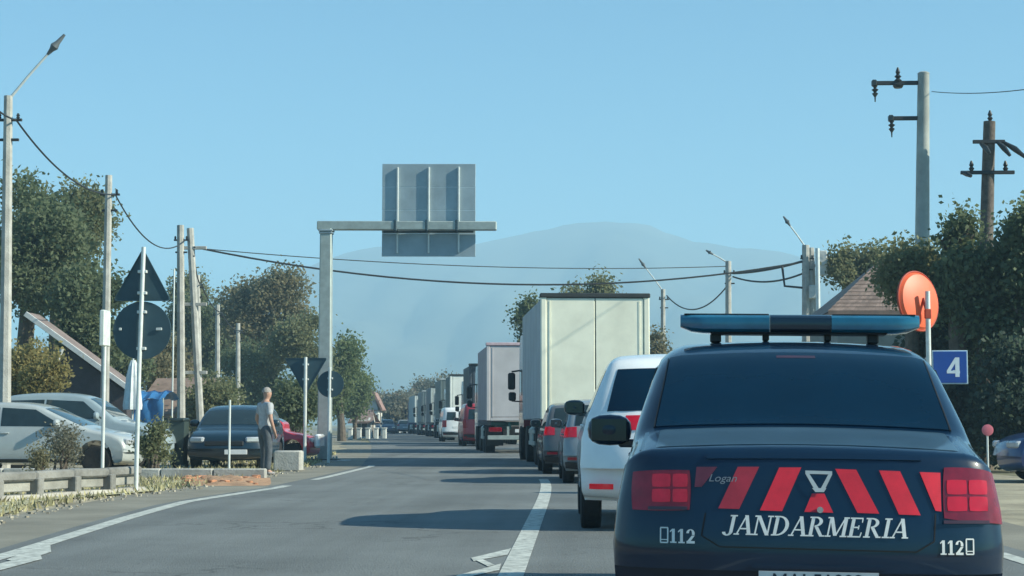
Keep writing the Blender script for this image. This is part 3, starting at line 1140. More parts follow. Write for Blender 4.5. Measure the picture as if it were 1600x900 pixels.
    dome(-.155, .167, False, False, mat('bar_centre', (0.003, 0.014, 0.03), .25, 0, .1, 5, coat=.6), 'centre_block')
    for (a, b_) in ((-hb + .02, -.16), (.175, hb - .02)):
        m = MB()
        m.box(bar_c + Vector(((a + b_) / 2, 0, .050)), (b_ - a, .18, .008), bev=.003)
        m.build('top_strip', M_BLACK, barO)
        for k in range(4):
            xk = a + (b_ - a) * (k + .5) / 4
            m = MB()
            m.lathe([(.028, -.03), (.034, 0), (.028, .03)], bar_c + Vector((xk, -.085, 0)), 'z', 12)
            m.build('beacon', mat('beacon_reflector', (0.10, 0.28, 0.36), .2, .2, .1, 9), barO)
    for x in (-.40, -.13, .20, .44):
        m = MB()
        zr = B.roofp(yb, abs(x) / .7).z
        m.box((x, yb, (zr + 1.53) / 2), (.035 if abs(x) < .3 else .06, .08, max(.02, 1.53 - zr) + .01), bev=.008)
        m.build('bar_foot', M_BLACK, barO)
    m = MB()
    m.tube([(.30, 1.35, 1.462), (.30, 1.28, 1.49), (.30, 1.10, 1.60)], [.012, .008, .003], 8)
    # high mounted stop lamp behind the glass top edge
    patch(lambda u, v, off: B.roofp(v, u, off), ((-.14, 1.09), (.14, 1.09), (.14, 1.115), (-.14, 1.115)), 4, 1, off=.008, depth=.004).build('high_brake_light', M_REDX, root)
    # glossy trim along rear glass
    for sg in (-1, 1):
        patch(lambda u, v, off: B.roofp(v, u, off), ((sg * .88, .60), (sg * .888, .60), (sg * .928, 1.16), (sg * .92, 1.16)), 1, 8, off=.006, depth=.006).build('window_rubber', M_BLACK, root)
    # flank stripes
    for sg in (-1, 1):
        patch(lambda u, v, off: B.side(u, v, sg, off), ((.55, .80), (3.3, .80), (3.3, .87), (.55, .87)), 12, 1, off=.003, depth=.003).build('flank_stripe', M_WHITEP, root)
    # exhaust
    return root


def place_on_lane(px, Z, hw):
    """x of the vehicle centre whose rear left edge is seen at px"""
    return P(px, 662, Z).x + hw


def truck(label, px, Z, ch, w=2.55, H_=4.0, box_len=12.0, cab=(.3, .03, .04), door=None, side=None, roofc=None, cargo='doors', group='lorries queueing in the right lane', chassis=(.03, .05, .055),
          cabh=3.3, extra=None):
    x = P(px, 662, Z).x + w / 2 * math.cos(ch)
    root = thing('lorry', label, 'lorry', (x, Z, 0), ch, group)
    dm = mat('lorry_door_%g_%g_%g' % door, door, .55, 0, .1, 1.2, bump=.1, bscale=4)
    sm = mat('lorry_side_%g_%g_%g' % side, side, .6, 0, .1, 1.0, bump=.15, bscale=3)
    z0 = 1.15
    hw = w / 2
    b = MB()
    b.box((0, box_len / 2 + .06, (z0 + H_ - .05) / 2), (w - .05, box_len - .12, H_ - .05 - z0), bev=.03)
    bx = b.build('cargo_box', sm, root)
    # side ribs / curtain buckles
    n = int(box_len / 1.1)
    for sg in (-1, 1):
        for k in range(n):
            m = MB()
            m.box((sg * (hw - .030), .6 + k * 1.1, (z0 + H_) / 2), (.02, .04, H_ - z0 - .25), bev=.004)
            m.build('side_rib', sm, bx)
    # rear frame
    fr_ = MB()
    fr_.box((-hw + .07, 0.0, (z0 + H_) / 2), (.14, .16, H_ - z0), bev=.02)
    fr_.box((hw - .07, 0.0, (z0 + H_) / 2), (.14, .16, H_ - z0), bev=.02)
    fr_.box((0, 0.0, z0 + .06), (w - .28, .15, .12), bev=.015)
    fr_.build('rear_frame', dm, root)
    rm = mat('roof_edge_dark', (.03, .035, .035), .6) if roofc is None else mat('roof_edge_%g' % roofc[0], roofc, .6)
    m = MB()
    m.box((0, -.0, H_ + .0), (w + .04, .22, .11), bev=.02)
    m.build('roof_rail', rm, root)
    dw = (w - .3) / 2
    for sg in (-1, 1):
        m = MB()
        m.box((sg * (dw / 2 + .006), -.03, (z0 + .13 + H_ - .06) / 2), (dw - .012, .07, H_ - z0 - .2), bev=.012)
        d = m.build('door', dm, root)
        for xx in (.93,):
            m = MB()
            m.tube([(sg * dw * xx, -.08, z0 + .1), (sg * dw * xx, -.08, H_ - .12)], .006, 6)
            m.build('lock_rod', dm, d)
    # chassis, underrun, lamps, mudflaps
    cm = mat('chassis_%g' % chassis[1], chassis, .6)
    m = MB()
    m.box((-.45, box_len / 2, .98), (.12, box_len - .2, .26), bev=.01)
    m.box((.45, box_len / 2, .98), (.12, box_len - .2, .26), bev=.01)
    m.box((0, .5, 1.05), (w - .4, .2, .14), bev=.01)
    m.build('chassis', cm, root)
    m = MB()
    m.box((0, .05, .56), (w - .1, .12, .16), bev=.02)
    m.box((-.5, .08, .78), (.08, .08, .34))
    m.box((.5, .08, .78), (.08, .08, .34))
    m.build('underrun_bar', M_GALV, root)
    for sg in (-1, 1):
        m = MB()
        m.box((sg * (hw - .32), .01, .84), (.46, .08, .16), bev=.02)
        m.build('tail_light', M_REDD, root)
        m = MB()
        m.box((sg * (hw - .36), .85, .58), (.60, .02, .62), bev=.005)
        m.build('mudflap', M_BLACK, root)
    m = MB()
    m.box((-.0, -.015, .80), (.52, .02, .12), bev=.004)
    m.build('number_plate', M_PLATE, root)
    axles = [1.5, 2.8] + ([4.1] if box_len > 10 else [])
    ya = box_len + 1.6
    for yy in axles + [box_len - 1.2, ya]:
        for sg in (-1, 1):
            add_wheel(root, sg * (hw - .22), yy, .5, sg, .34)
    # cab
    cabm = mat('cab_%g_%g_%g' % cab, cab, .35, 0, .08, 2, coat=.6)
    y0 = box_len + .45
    m = MB()
    prof = [(y0, .95), (y0, cabh - .1), (y0 + .12, cabh), (y0 + 1.5, cabh + .02), (y0 + 2.0, cabh - .25), (y0 + 2.25, 2.0), (y0 + 2.32, 1.2), (y0 + 2.3, .45), (y0 + 1.75, .4), (y0 + 1.6, .95)]
    m.prism(prof, -1.22, 1.22, axis='x')
    m.build('cab', cabm, root)
    m = MB()
    m.prism([(y0 + .1, cabh + .02), (y0 + 1.4, cabh + .03), (y0 + .3, H_ - .1), (y0 + .1, H_ - .08)], -1.0, 1.0, axis='x')
    m.build('wind_deflector', mat('deflector_dark', (.02, .035, .04), .4), root)
    for sg in (-1, 1):
        m = MB()
        m.box((sg * 1.225, y0 + 1.35, 2.25), (.02, .85, .75), bev=.005)
        m.build('cab_window', M_GLASS2, root)
        m = MB()
        m.box((sg * 1.46, y0 + 1.95, 2.3), (.22, .12, .50), bev=.04)
        m.box((sg * 1.44, y0 + 1.95, 1.85), (.22, .12, .26), bev=.04)
        m.tube([(sg * 1.2, y0 + 1.95, 2.62), (sg * 1.46, y0 + 1.95, 2.58)], .025, 8)
        m.tube([(sg * 1.2, y0 + 1.95, 1.7), (sg * 1.46, y0 + 1.95, 1.72)], .02, 8)
        m.build('cab_mirror', M_BLACK, root)
        m = MB()
        m.box((sg * 1.0, box_len - 2.9, .72), (.5, 1.2, .55), bev=.08)
        m.build('fuel_tank', M_GALV, root)
    # side guards
    for sg in (-1, 1):
        m = MB()
        for zz in (.55, .85):
            m.box((sg * (hw - .05), box_len * .52, zz), (.03, box_len * .3, .10))
        m.build('side_guard', M_GALV, root)
    return root


def queue():
    white = M_paint('white', (.84, .86, .86))
    silver = M_paint('silver', (.26, .29, .31))
    beige = M_paint('grey_brown', (.10, .105, .11))
    red = M_paint('red', (.40, .03, .045))
    x = P(907, 700, 16.7).x + .93
    make_car('suv', 'white sport utility car with lit red tail lights just ahead of the police car', 'suv', white, (x, 16.7, 0), R(.5), hw=.93, lights=M_REDL,
             group='cars queueing in the right lane', rear_glass=M_GLASS, mirror_m=mat('dark_mirror', (.01, .03, .045), .4, coat=.5))
    x = P(878, 700, 30.0).x + .88
    make_car('hatchback', 'silver hatchback between the white sport utility car and the white box lorry', 'hatch', silver, (x, 30.0, 0), head(31), group='cars queueing in the right lane', lights=M_REDM)
    x = P(848, 700, 35.6).x + .87
    make_car('hatchback', 'dark grey hatchback directly behind the white box lorry', 'hatch', beige, (x, 35.6, 0), head(37), group='cars queueing in the right lane', lights=M_REDM)
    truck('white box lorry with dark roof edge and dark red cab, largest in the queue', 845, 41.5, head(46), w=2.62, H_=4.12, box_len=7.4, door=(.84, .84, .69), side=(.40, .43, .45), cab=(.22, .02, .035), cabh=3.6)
    truck('pinkish grey box lorry with green chassis, second in the queue of lorries', 760, 61, head(60) - .01, H_=3.85, box_len=6.2, door=(.50, .49, .50), side=(.36, .31, .34), cab=(.35, .36, .38), chassis=(.03, .12, .11), roofc=(.55, .42, .45))
    truck('dark blue lorry behind which a red van waits', 733, 86, head(86), H_=3.98, box_len=5.5, door=(.045, .065, .085), side=(.05, .07, .08), cab=(.04, .06, .08))
    x = P(722, 690, 79.5).x + .9
    make_car('red_van', 'small dark red van between the pinkish grey lorry and the dark blue lorry', 'van', red, (x, 79.5, 0), head(81), cat='van', group='vans queueing in the right lane')
    x = P(690, 690, 99.5).x + .9
    make_car('white_van', 'white van low in front of a pale lorry halfway down the queue', 'van', white, (x, 99.5, 0), head(102), cat='van', group='vans queueing in the right lane')
    truck('white box lorry with green grey side standing beyond the white van', 703, 107, head(110), H_=4.05, box_len=5.5, door=(.74, .77, .72), side=(.09, .12, .11), cab=(.5, .5, .5))
    truck('grey green curtain lorry, fifth in the queue of lorries', 688, 121, head(125), H_=4.15, box_len=7, door=(.12, .16, .16), side=(.08, .11, .10), cab=(.06, .1, .12), roofc=(.4, .45, .45))
    truck('pale grey lorry with dark side, sixth in the queue of lorries', 673, 137, head(141), H_=3.95, box_len=7, door=(.42, .46, .44), side=(.07, .10, .11), cab=(.5, .5, .5))
    truck('dark green lorry near the far end of the queue', 660, 154, head(158), H_=3.95, box_len=8, door=(.10, .14, .15), side=(.12, .15, .15), cab=(.5, .52, .5), roofc=(.4, .44, .44))
    truck('white lorry, last and smallest one in the far queue', 648, 172, head(176), H_=3.9, box_len=11, door=(.52, .55, .52), side=(.3, .34, .34), cab=(.1, .12, .3))
    # oncoming side, far away
    for i, (px, Z, kind, p, lab) in enumerate((
            (578, 150, 'hatch', M_paint('dark_grey', (.05, .06, .07)), 'tiny dark grey car in the far oncoming lane by the white houses'),
            (602, 178, 'sedan', M_paint('dark_blue', (.03, .05, .09)), 'tiny dark blue saloon far down the road under the grey green trees'),
            (620, 192, 'suv', M_paint('dark_grey', (.05, .06, .07)), 'tiny dark car near the vanishing end of the road'),
            (633, 186, 'hatch', M_paint('silver', (.40, .44, .46)), 'tiny silver car at the left of the last lorry'))):
        x = P(px, 680, Z).x
        make_car('distant_car', lab, kind, p, (x, Z, 0), head(Z) + (0 if i == 3 else math.pi), group='small cars far down the road')


def parked_left():
    silver = M_paint('light_silver', (.38, .42, .42))
    sil2 = M_paint('grey_blue', (.27, .34, .37))
    # heading right: local +y -> world +x  => rz = -90 deg ; nose at pixel
    Z = 35.0
    xn = P(209, 700, Z).x
    make_car('hatchback', 'silver hatchback parked nose right behind the low concrete parapet', 'hatch', silver, (xn - 4.2, Z + .86, 0), R(-90), L=4.2, sides=(1, -1), group='cars parked on the left verge')
    Z = 39.0
    xn = P(258, 700, Z).x
    make_car('people_carrier', 'grey blue people carrier parked behind the silver hatchback', 'suv', sil2, (xn - 4.25, Z + .9, 0), R(-90), group='cars parked on the left verge')
    # dark car, seen from behind
    Z = 39.6
    dk = M_paint('near_black_teal', (.004, .018, .030))
    x = P(340, 700, Z).x
    r_, B = make_car('parked_car', 'near black hatchback facing the camera with a low white plate beside the standing man', 'hatch', dk, (x, Z + 4.0, 0), R(182), hw=.88, group='cars parked on the left verge')
    m = MB()
    m.box((-.28, 4.005, .40), (.52, .03, .11), bev=.005)
    m.build('number_plate', M_PLATE, r_)
    m = MB()
    m.box((0, 3.97, .60), (.9, .06, .12), bev=.02)
    m.build('grille', M_BLACK, r_)
    # red off-roader heading right
    Z = 46.5
    xn = P(492, 700, Z).x
    rd = M_paint('bright_red', (.50, .03, .05))
    r2, B2 = make_car('off_road_car', 'bright red off-road car with white front poking out behind the man', 'hatch', rd, (xn - 3.6, Z + .85, 0), R(-88), hw=.85, L=3.6, group='cars parked on the left verge')
    r2.scale = (.88, .88, .88)
    r2.location.x = xn - 3.6 * .88
    m = MB()
    m.box((0, 3.58, .66), (1.5, .16, .42), bev=.05)
    m.build('front_bumper', M_paint('white', (.84, .86, .86)), r2)
    # blue car at the right
    Z = 32
    bl = M_paint('royal_blue', (.004, .03, .13))
    xn = P(1549, 700, Z).x
    make_car('blue_car', 'dark blue car at the right edge, parked under the trees facing the road', 'hatch', bl, (xn + 4.0, Z - .4, 0), R(90), group='cars parked on the right')


# ------------------------------------------------------------------ street furniture
def disc_sign_back(root, c, r, m, y=0.0, name='sign_plate'):
    b = MB()
    b.lathe([(r, -.004), (r, .03), (r - .025, .03), (r - .03, .012)], c, 'y', 40)
    return b.build(name, m, root)


def tri_plate(root, cx_, cz_, w, h, y, m, up=True):
    """triangular plate with a folded edge, back towards the camera"""
    r = .06
    pts = [(-w / 2, 0), (w / 2, 0), (0, h)] if up else [(-w / 2, h), (0, 0), (w / 2, h)]
    c = np.mean(pts, axis=0)
    out = []
    for i in range(3):
        p0, p1, p2 = [np.array(pts[(i + k) % 3], float) for k in (-1, 0, 1)]
        a = (p0 - p1) / np.linalg.norm(p0 - p1)
        b = (p2 - p1) / np.linalg.norm(p2 - p1)
        for t in (0, .5, 1):
            out.append(tuple(p1 + a * r * (1 - t) + b * r * t - (a + b) * .012 * (1 if t == .5 else 0)))
    b = MB()
    o = [(cx_ + x, cz_ + z) for x, z in out]
    b.prism(o, y, y + .008)
    # folded rim
    n = len(o)
    cc = np.mean(o, axis=0)
    for i in range(n):
        j = (i + 1) % n
        a, d = np.array(o[i]), np.array(o[j])
        ai, di = a + (cc - a) * .05, d + (cc - d) * .05
        b.quad((a[0], y - .02, a[1]), (d[0], y - .02, d[1]), (d[0], y, d[1]), (a[0], y, a[1]))
        b.quad((a[0], y - .02, a[1]), (d[0], y - .02, d[1]), (di[0], y - .02, di[1]), (ai[0], y - .02, ai[1]))
    return b.build('sign_plate', m, root)


def signs():
    # large pair on the left
    base = P(212, 770, 26.2)
    x = base.x
    Z = 26.2
    s = F / Z
    t = thing('road_sign', 'pale post at the left kerb with triangular and round signs seen from behind', 'road sign', (x, Z, 0), 0, 'road signs seen from behind')
    top = P(218, 386, Z).z
    m = MB()
    m.tube([(0, 0, -.1), (.02, 0, top * .5), (.06, 0, top)], .034, 12)
    m.build('post', M_GALVL, t)
    tz0 = P(218, 470, Z).z
    tri_plate(t, .04, tz0, 93 / s, 84 / s, .05, M_SIGNB, True)
    cz_ = P(219, 516, Z).z
    disc_sign_back(t, (.04, .055, cz_), 46 / s, M_SIGNB)
    for zz in (tz0 + .12, tz0 + .45, cz_ + .28, cz_ - .28):
        m = MB()
        m.box((.045, .02, zz), (.14, .075, .045), bev=.005)
        m.build('clamp', M_GALVL, t)
    for dx in (-.33, .27):
        m = MB()
        m.box((.04 + dx, .03, cz_ + .02), (.09 if dx > 0 else .04, .02, .04), bev=.004)
        m.build('rivet_plate', M_GALVL, t)
    # yield sign back and small round sign at the gantry
    Z = 46.6
    s = F / Z
    b0 = P(476, 723, Z)
    t = thing('road_sign', 'downward triangle sign seen from behind, left of the gantry column', 'road sign', (b0.x, Z, 0), 0, 'road signs seen from behind')
    zt = P(476, 558, Z).z
    m = MB()
    m.tube([(0, 0, -.1), (0, 0, zt)], .045, 10)
    m.build('post', M_GALVL, t)
    hh = 58 / s
    tri_plate(t, 0, zt - hh - .02, 68 / s, hh, .06, M_SIGNB, False)
    for zz in (zt - .2, zt - .6):
        m = MB()
        m.box((0, .03, zz), (.16, .08, .05), bev=.005)
        m.build('clamp', M_GALVL, t)
    Z = 45.8
    s = F / Z
    b0 = P(513, 720, Z)
    t = thing('road_sign', 'small round sign seen from behind, in front of the gantry column', 'road sign', (b0.x, Z, 0), 0, 'road signs seen from behind')
    cz_ = P(515, 600, Z).z
    m = MB()
    m.tube([(0, 0, -.1), (.02, 0, cz_ + .45)], .04, 10)
    m.build('post', M_GALVL, t)
    disc_sign_back(t, (.03, .055, cz_), 21 / s, M_SIGNB)
    for zz in (cz_ + .15, cz_ - .15):
        m = MB()
        m.box((.03, .02, zz), (.14, .08, .05), bev=.005)
        m.build('clamp', M_GALVL, t)
    # slim white marker posts on the left
    for (px, pt, pb, Z, plate, lab) in ((160, 485, 735, 33.2, True, 'slim white post with a narrow plate seen edge on, before the silver hatchback'),
                                        (358, 625, 722, 38.0, False, 'short pale post right in front of the near black hatchback'),
                                        (268, 420, 705, 52.0, False, 'thin pale pole beside the twin concrete poles on the left')):
        b0 = P(px, pb, Z)
        zt = P(px, pt, Z).z
        t = thing('marker_post', lab, 'post', (b0.x, Z, 0), 0, 'slim posts on the left verge')
        m = MB()
        m.tube([(0, 0, -.05), (0, 0, zt)], .034 if plate else .025, 10)
        m.build('post', M_GALVL, t)
        if plate:
            m = MB()
            m.box((0, 0, zt - .35), (.10, .45, .7), bev=.02)
            m.build('sign_plate', mat('white_enamel', (.6, .66, .62), .4), t)
        m = MB()
        m.lathe([(.06, 0), (.06, .05), (.04, .07)], (0, 0, 0), 'z', 12)
        m.build('base_collar', M_CONC, t)


def gantry():
    Z = 48.9
    s = F / Z
    b0 = P(507, 721, Z)
    t = thing('sign_gantry', 'grey green steel gantry with a big square sign seen from behind', 'gantry', (b0.x, Z, 0))
    zt = P(507, 358, Z).z
    xl = 0
    m = MB()
    # slightly tapering square column
    for (a, c, z0, z1) in ((.19, .165, 0, zt),):
        b = len(m.v)
        for z, h in ((z0, a), (z1, c)):
            k = .03
            for (x, y) in ((-h + k, -h), (h - k, -h), (h, -h + k), (h, h - k), (h - k, h), (-h + k, h), (-h, h - k), (-h, -h + k)):
                m.v.append((x, y, z))
        for i in range(8):
            j = (i + 1) % 8
            m.f.append((b + i, b + j, b + 8 + j, b + 8 + i))
        m.f.append(tuple(b + 8 + i for i in range(8)))
    m.build('column', M_GALV, t)
    m = MB()
    m.box((0, 0, .03), (.80, .80, .05), bev=.01)
    bp = m.build('base_plate', M_BLACK, t)
    for sx in (-1, 1):
        for sy in (-1, 1):
            m = MB()
            m.lathe([(.03, 0), (.03, .07), (.018, .08)], (sx * .3, sy * .3, .05), 'z', 8)
            m.build('bolt', M_GALV, bp)
    xr = P(776, 356, Z).x - b0.x
    x0 = P(496, 352, Z).x - b0.x
    za = P(640, 353, Z).z
    m = MB()
    m.box(((x0 + xr) / 2, 0, za), (xr - x0, .26, .25), Matrix.Rotation(R(.35), 3, 'Y'), bev=.02)
    m.build('arm', M_GALV, t)
    m = MB()
    m.box((0, 0, zt - .05), (.42, .42, .05), bev=.01)
    m.box((0, 0, zt - .12), (.38, .38, .05), bev=.01)
    m.build('flange', M_PANEL, t)
    pl, pr = P(597, 330, Z + .25).x - b0.x, P(743, 330, Z + .25).x - b0.x
    zb, ztop = P(670, 401, Z + .25).z, P(670, 256, Z + .25).z
    n = 4
    for k in range(n):
        m = MB()
        hgt = (ztop - zb) / n
        m.box(((pl + pr) / 2, .26, zb + hgt * (k + .5)), (pr - pl, .03, hgt - .006), Matrix.Rotation(R(.3), 3, 'Y'), bev=.006)
        m.build('sign_panel', M_PANEL, t)
    for px in (620, 669, 716):
        xx = P(px, 330, Z).x - b0.x
        m = MB()
        m.box((xx, .205, (zb + ztop) / 2), (.05, .07, ztop - zb - .2), bev=.008)
        m.build('stiffener', M_GALVL, t)
        m = MB()
        m.box((xx - .03, .02, za + .0), (.09, .34, .33), bev=.02)
        m.build('bracket', M_SIGNB, t)
    m = MB()
    m.box(((pl + pr) / 2, .16, za - .155), (pr - pl - .1, .06, .05), bev=.01)
    m.build('support_rail', M_SIGNB, t)
    # kerb block under
    m = MB()
    m.box((b0.x - .1, Z, -.02), (1.6, 1.2, .09), bev=.03)
    tag(m.build('concrete_footing', M_CONC), 'flat concrete footing under the gantry column', 'footing')


def pole(px_top, py_top, Z, label, group, r0=.15, r1=.10, base_px=None, m=None, lamp=None, twin=None, sides=8, extra=None):
    top = P(px_top, py_top, Z)
    bx = P(base_px if base_px is not None else px_top, 662, Z).x
    t = thing('utility_pole', label, 'utility pole', (bx, Z, 0), 0, group)
    mm = m or M_CONC
    h = top.z
    dx = top.x - bx
    b = MB()
    b.tube([(0, 0, -.2), (dx * .5, 0, h * .5), (dx, 0, h)], [r0, (r0 + r1) / 2, r1], sides)
    b.build('pole', mm, t)
    if lamp:
        (lx, ly), k = lamp
        lp = P(lx, ly, Z)
        a = Vector((dx, 0, h - .1))
        e = Vector((lp.x - bx, 0, lp.z))
        mid = a.lerp(e, .72)
        b = MB()
        b.tube([a, a.lerp(mid, .5) + Vector((0, 0, .02)), mid], [.035, .03, .028], 8)
        arm = b.build('lamp_arm', M_GALVL, t)
        d = (e - mid).normalized()
        b = MB()
        L_ = (e - mid).length
        b.tube([mid - d * .05, mid + d * .1, mid + d * L_ * .35, mid + d * L_ * .55, e], [.03, .06, .10, .06, .03], 10)
        b.build('lamp_head', mat('lamp_housing', (.10, .12, .13), .5), t)
    if h > 4:
        for zz, kx in ((h - .55, .28), (h - 1.0, .22)):
            b = MB()
            b.box((dx + .05, -.02, zz), (kx * 2, .06, .06), bev=.006)
            b.build('bracket', M_WIRE, t)
        b = MB()
        for kx in (.24, -.18):
            b.lathe([(.02, 0), (.045, .02), (.03, .05), (.045, .07), (.02, .12)], (dx + kx, -.02, h - .52), 'z', 8)
        b.build('insulator', M_CER, t)
    if twin:
        b = MB()
        ddx = twin
        b.tube([(ddx, .1, -.2), (dx + ddx * .45, .1, h - .1)], [r0 * .9, r1], sides)
        b.build('pole', mm, t)
        for zz in (.35, .65, .9):
            b = MB()
            b.box((dx * zz + ddx * .6, .05, h * zz), (abs(ddx) + .25, .12, .12), bev=.01)
            b.build('spacer', mm, t)
    return t, bx, top


def wire(pts, label, r=.016, sag=None):
    """pts: list of world points, each span sags"""
    out = []
    for i in range(len(pts) - 1):
        a, b = Vector(pts[i]), Vector(pts[i + 1])
        sg = sag if sag is not None else .5
        n = 24
        for k in range(n + (i == len(pts) - 2)):
            t = k / n
            p = a.lerp(b, t)
            p.z -= 4 * sg * t * (1 - t)
            out.append(p)
    m = MB()
    m.tube(out, r, 6)
    tag(m.build('overhead_cable', M_WIRE), label, 'cable', 'overhead cables')


def poles():
    g = 'concrete utility poles on the left'
    p0 = pole(13, 150, 38, 'nearest pole at the far left edge with a long raised lamp arm', g, .15, .10, base_px=8, lamp=((101, 54), 1))
    p1 = pole(170, 274, 48, 'concrete pole rising behind the white marker post and the silver hatchback', g, .13, .10, base_px=163)
    p2 = pole(282, 352, 62.7, 'twin concrete pole right of the large round sign', g, .16, .13, base_px=284, twin=.75)
    p3 = pole(308, 430, 78, 'slim pole standing just right of the twin pole', g, .15, .13, base_px=313)
    p4 = pole(340, 476, 88, 'distant pole in front of the brown green trees', g, .14, .12)
    p5 = pole(372, 505, 95, 'farthest small pole on the left before the trees', g, .14, .12)
    gr = 'utility poles with street lamps on the right'
    q0 = pole(1259, 383, 70, 'twin pole above the light bar carrying white boxes', gr, .18, .15, twin=.45, lamp=((1224, 338), 1))
    q1 = pole(1138, 408, 77, 'lamp pole in the middle, behind the left end of the light bar', gr, .15, .13, lamp=((1103, 391), 1))
    q2 = pole(1036, 452, 93, 'slim lamp pole just right of the white box lorry', gr, .14, .12, lamp=((998, 404), 1))
    # meter boxes on the twin pole
    for (px, py, w_, h_) in ((1284, 411, .42, 1.0), (1270, 456, .28, .55)):
        c = P(px, py, 69.6)
        m = MB()
        m.box((c.x - q0[1], -.35, c.z), (w_, .25, h_), bev=.03)
        m.build('switch_box', mat('pale_box', (.5, .52, .5), .6), q0[0])
    b = P(1279, 530, 66)
    t = thing('marker_post', 'pale steel post in front of the twin pole on the right', 'post', (b.x, 66, 0))
    m = MB()
    m.tube([(0, 0, -.1), (0, 0, P(1279, 388, 66).z)], .085, 12)
    m.build('post', M_GALVL, t)
    m = MB()
    m.lathe([(.12, 0), (.12, .12), (.09, .16)], (0, 0, 0), 'z', 12)
    m.build('base_collar', M_CONC, t)
    # bracket on the cable left of the twin pole
    a, b_, c, d = P(1222, 415, 70), P(1226, 447, 70), P(1258, 450, 70), P(1228, 418, 70)
    m = MB()
    m.tube([(v - Vector((q0[1], 70, 0))) for v in (a, b_, c)], .05, 8)
    m.build('cable_bracket', M_WIRE, q0[0])
    # medium voltage concrete pole
    Z = 43.5
    top = P(1443, 116, Z)
    bx = P(1437, 662, Z).x
    t = thing('power_pole', 'tall pale round concrete power pole with two crossarms to the left', 'power pole', (bx, Z, 0), 0, 'power poles on the right')
    m = MB()
    m.tube([(0, 0, -.2), ((top.x - bx), 0, top.z)], [.23, .145], 20)
    m.lathe([(.15, 0), (.15, .03), (.1, .06)], (top.x - bx, 0, top.z), 'z', 16)
    m.build('pole', mat('spun_concrete', (.34, .37, .345), .8, 0, .2, 1.5, bump=.3), t)
    for (px, py, up) in ((1362, 130, 1403), (1388, 185, None)):
        e = P(px, py, Z)
        m = MB()
        x1 = top.x - bx + .1
        x0 = e.x - bx
        m.box(((x0 + x1) / 2, 0, e.z), (x1 - x0, .09, .10), bev=.01)
        m.build('crossarm', M_WIRE, t)
        m = MB()
        xx = x0 + .08
        pr = [(.02, 0), (.07, -.04), (.03, -.1), (.09, -.14), (.03, -.2), (.08, -.24), (.02, -.33), (.015, -.45)]
        m.lathe(pr, (xx, 0, e.z - .03), 'z', 12)
        m.box((xx - .02, 0, e.z), (.12, .16, .16), bev=.02)
        m.build('insulator', M_CER, t)
        if up:
            u = P(up, 122, Z)
            m = MB()
            m.lathe([(.05, 0), (.1, .04), (.04, .1), (.09, .14), (.04, .2), (.06, .26), (.02, .38)], (u.x - bx, 0, e.z + .02), 'z', 12)
            m.lathe([(.1, -.1), (.14, -.04), (.06, 0)], (u.x - bx, 0, e.z - .03), 'z', 12)
            m.build('insulator', M_CER, t)
    # wooden pole
    Z = 43.0
    top = P(1546, 190, Z)
    bx = P(1533, 662, Z).x
    t = thing('power_pole', 'dark wooden power pole with two crossarms leaning slightly right', 'power pole', (bx, Z, 0), 0, 'power poles on the right')
    m = MB()
    dx = top.x - bx
    m.tube([(0, 0, -.2), (dx * .45, 0, top.z * .5), (dx, 0, top.z)], [.21, .18, .145], 14)
    m.build('pole', M_WOOD, t)
    for (xa, xb, py) in ((1518, 1568, 223), (1499, 1583, 271)):
        a, b_ = P(xa, py, Z), P(xb, py + 2, Z)
        m = MB()
        m.box(((a.x + b_.x) / 2 - bx, -.14, a.z), (b_.x - a.x, .08, .09), bev=.01)
        m.build('crossarm', M_WIRE, t)
    for (px, py) in ((1547, 188), (1516, 268), (1569, 268)):
        a = P(px, py, Z)
        m = MB()
        m.lathe([(.03, -.05), (.04, .0), (.07, .05), (.035, .1), (.06, .14), (.02, .25)], (a.x - bx, -.14 if px != 1547 else 0, a.z), 'z', 12)
        m.build('insulator', M_CER, t)
    for (a, b_) in (((1530, 226), (1541, 245)), ((1556, 224), (1572, 247)), ((1566, 224), (1596, 250)), ((1500, 271), (1512, 279))):
        p, q = P(*a, Z), P(*b_, Z)
        m = MB()
        m.tube([(p.x - bx, -.16, p.z), ((p.x + q.x) / 2 - bx, -.3, (p.z + q.z) / 2 + .02), (q.x - bx, -.4, q.z)], [.04, .075, .04], 8)
        m.build('strain_insulator', M_CER, t)
    # cables
    def on(po, dz=-.55, dxx=.2):
        return (po[2].x + dxx, po[2].y - .02, po[2].z + dz)
    wire([P(-80, 60, 30), on(p0)], 'cable entering from the left edge to the nearest lamp pole', .022, .3)
    wire([on(p0), on(p1)], 'cable drooping between the nearest pole and the second pole on the left', .022, .45)
    wire([on(p1), on(p2)], 'cable drooping between the second pole and the twin pole on the left', .022, .8)
    wire([P(303, 386, 62.7), P(1256, 409, 70)], 'long cable spanning over the road behind the gantry', .035, 1.15)
    wire([P(310, 388, 63), P(1136, 416, 77)], 'thin upper cable over the road to the middle lamp pole', .018, .35)
    wire([on(q0), on(q1)], 'cable between the twin pole and the middle lamp pole on the right', .05, .12)
    wire([on(q0, -1.0), on(q1, -.7)], 'lower cable between the twin pole and the middle lamp pole on the right', .04, .35)
    wire([P(1042, 462, 93), P(1136, 447, 78)], 'drooping cable between the slim lamp pole and the middle lamp pole', .035, .9)
    wire([P(1456, 143, 43.5), P(1720, 118, 30)], 'faint cable running right from the tall concrete power pole', .010, .15)
    wire([P(303, 400, 62.7), on(p3, -.4), on(p4, -.4), on(p5, -.4)], 'low cable along the slim distant poles on the left', .03, .3)


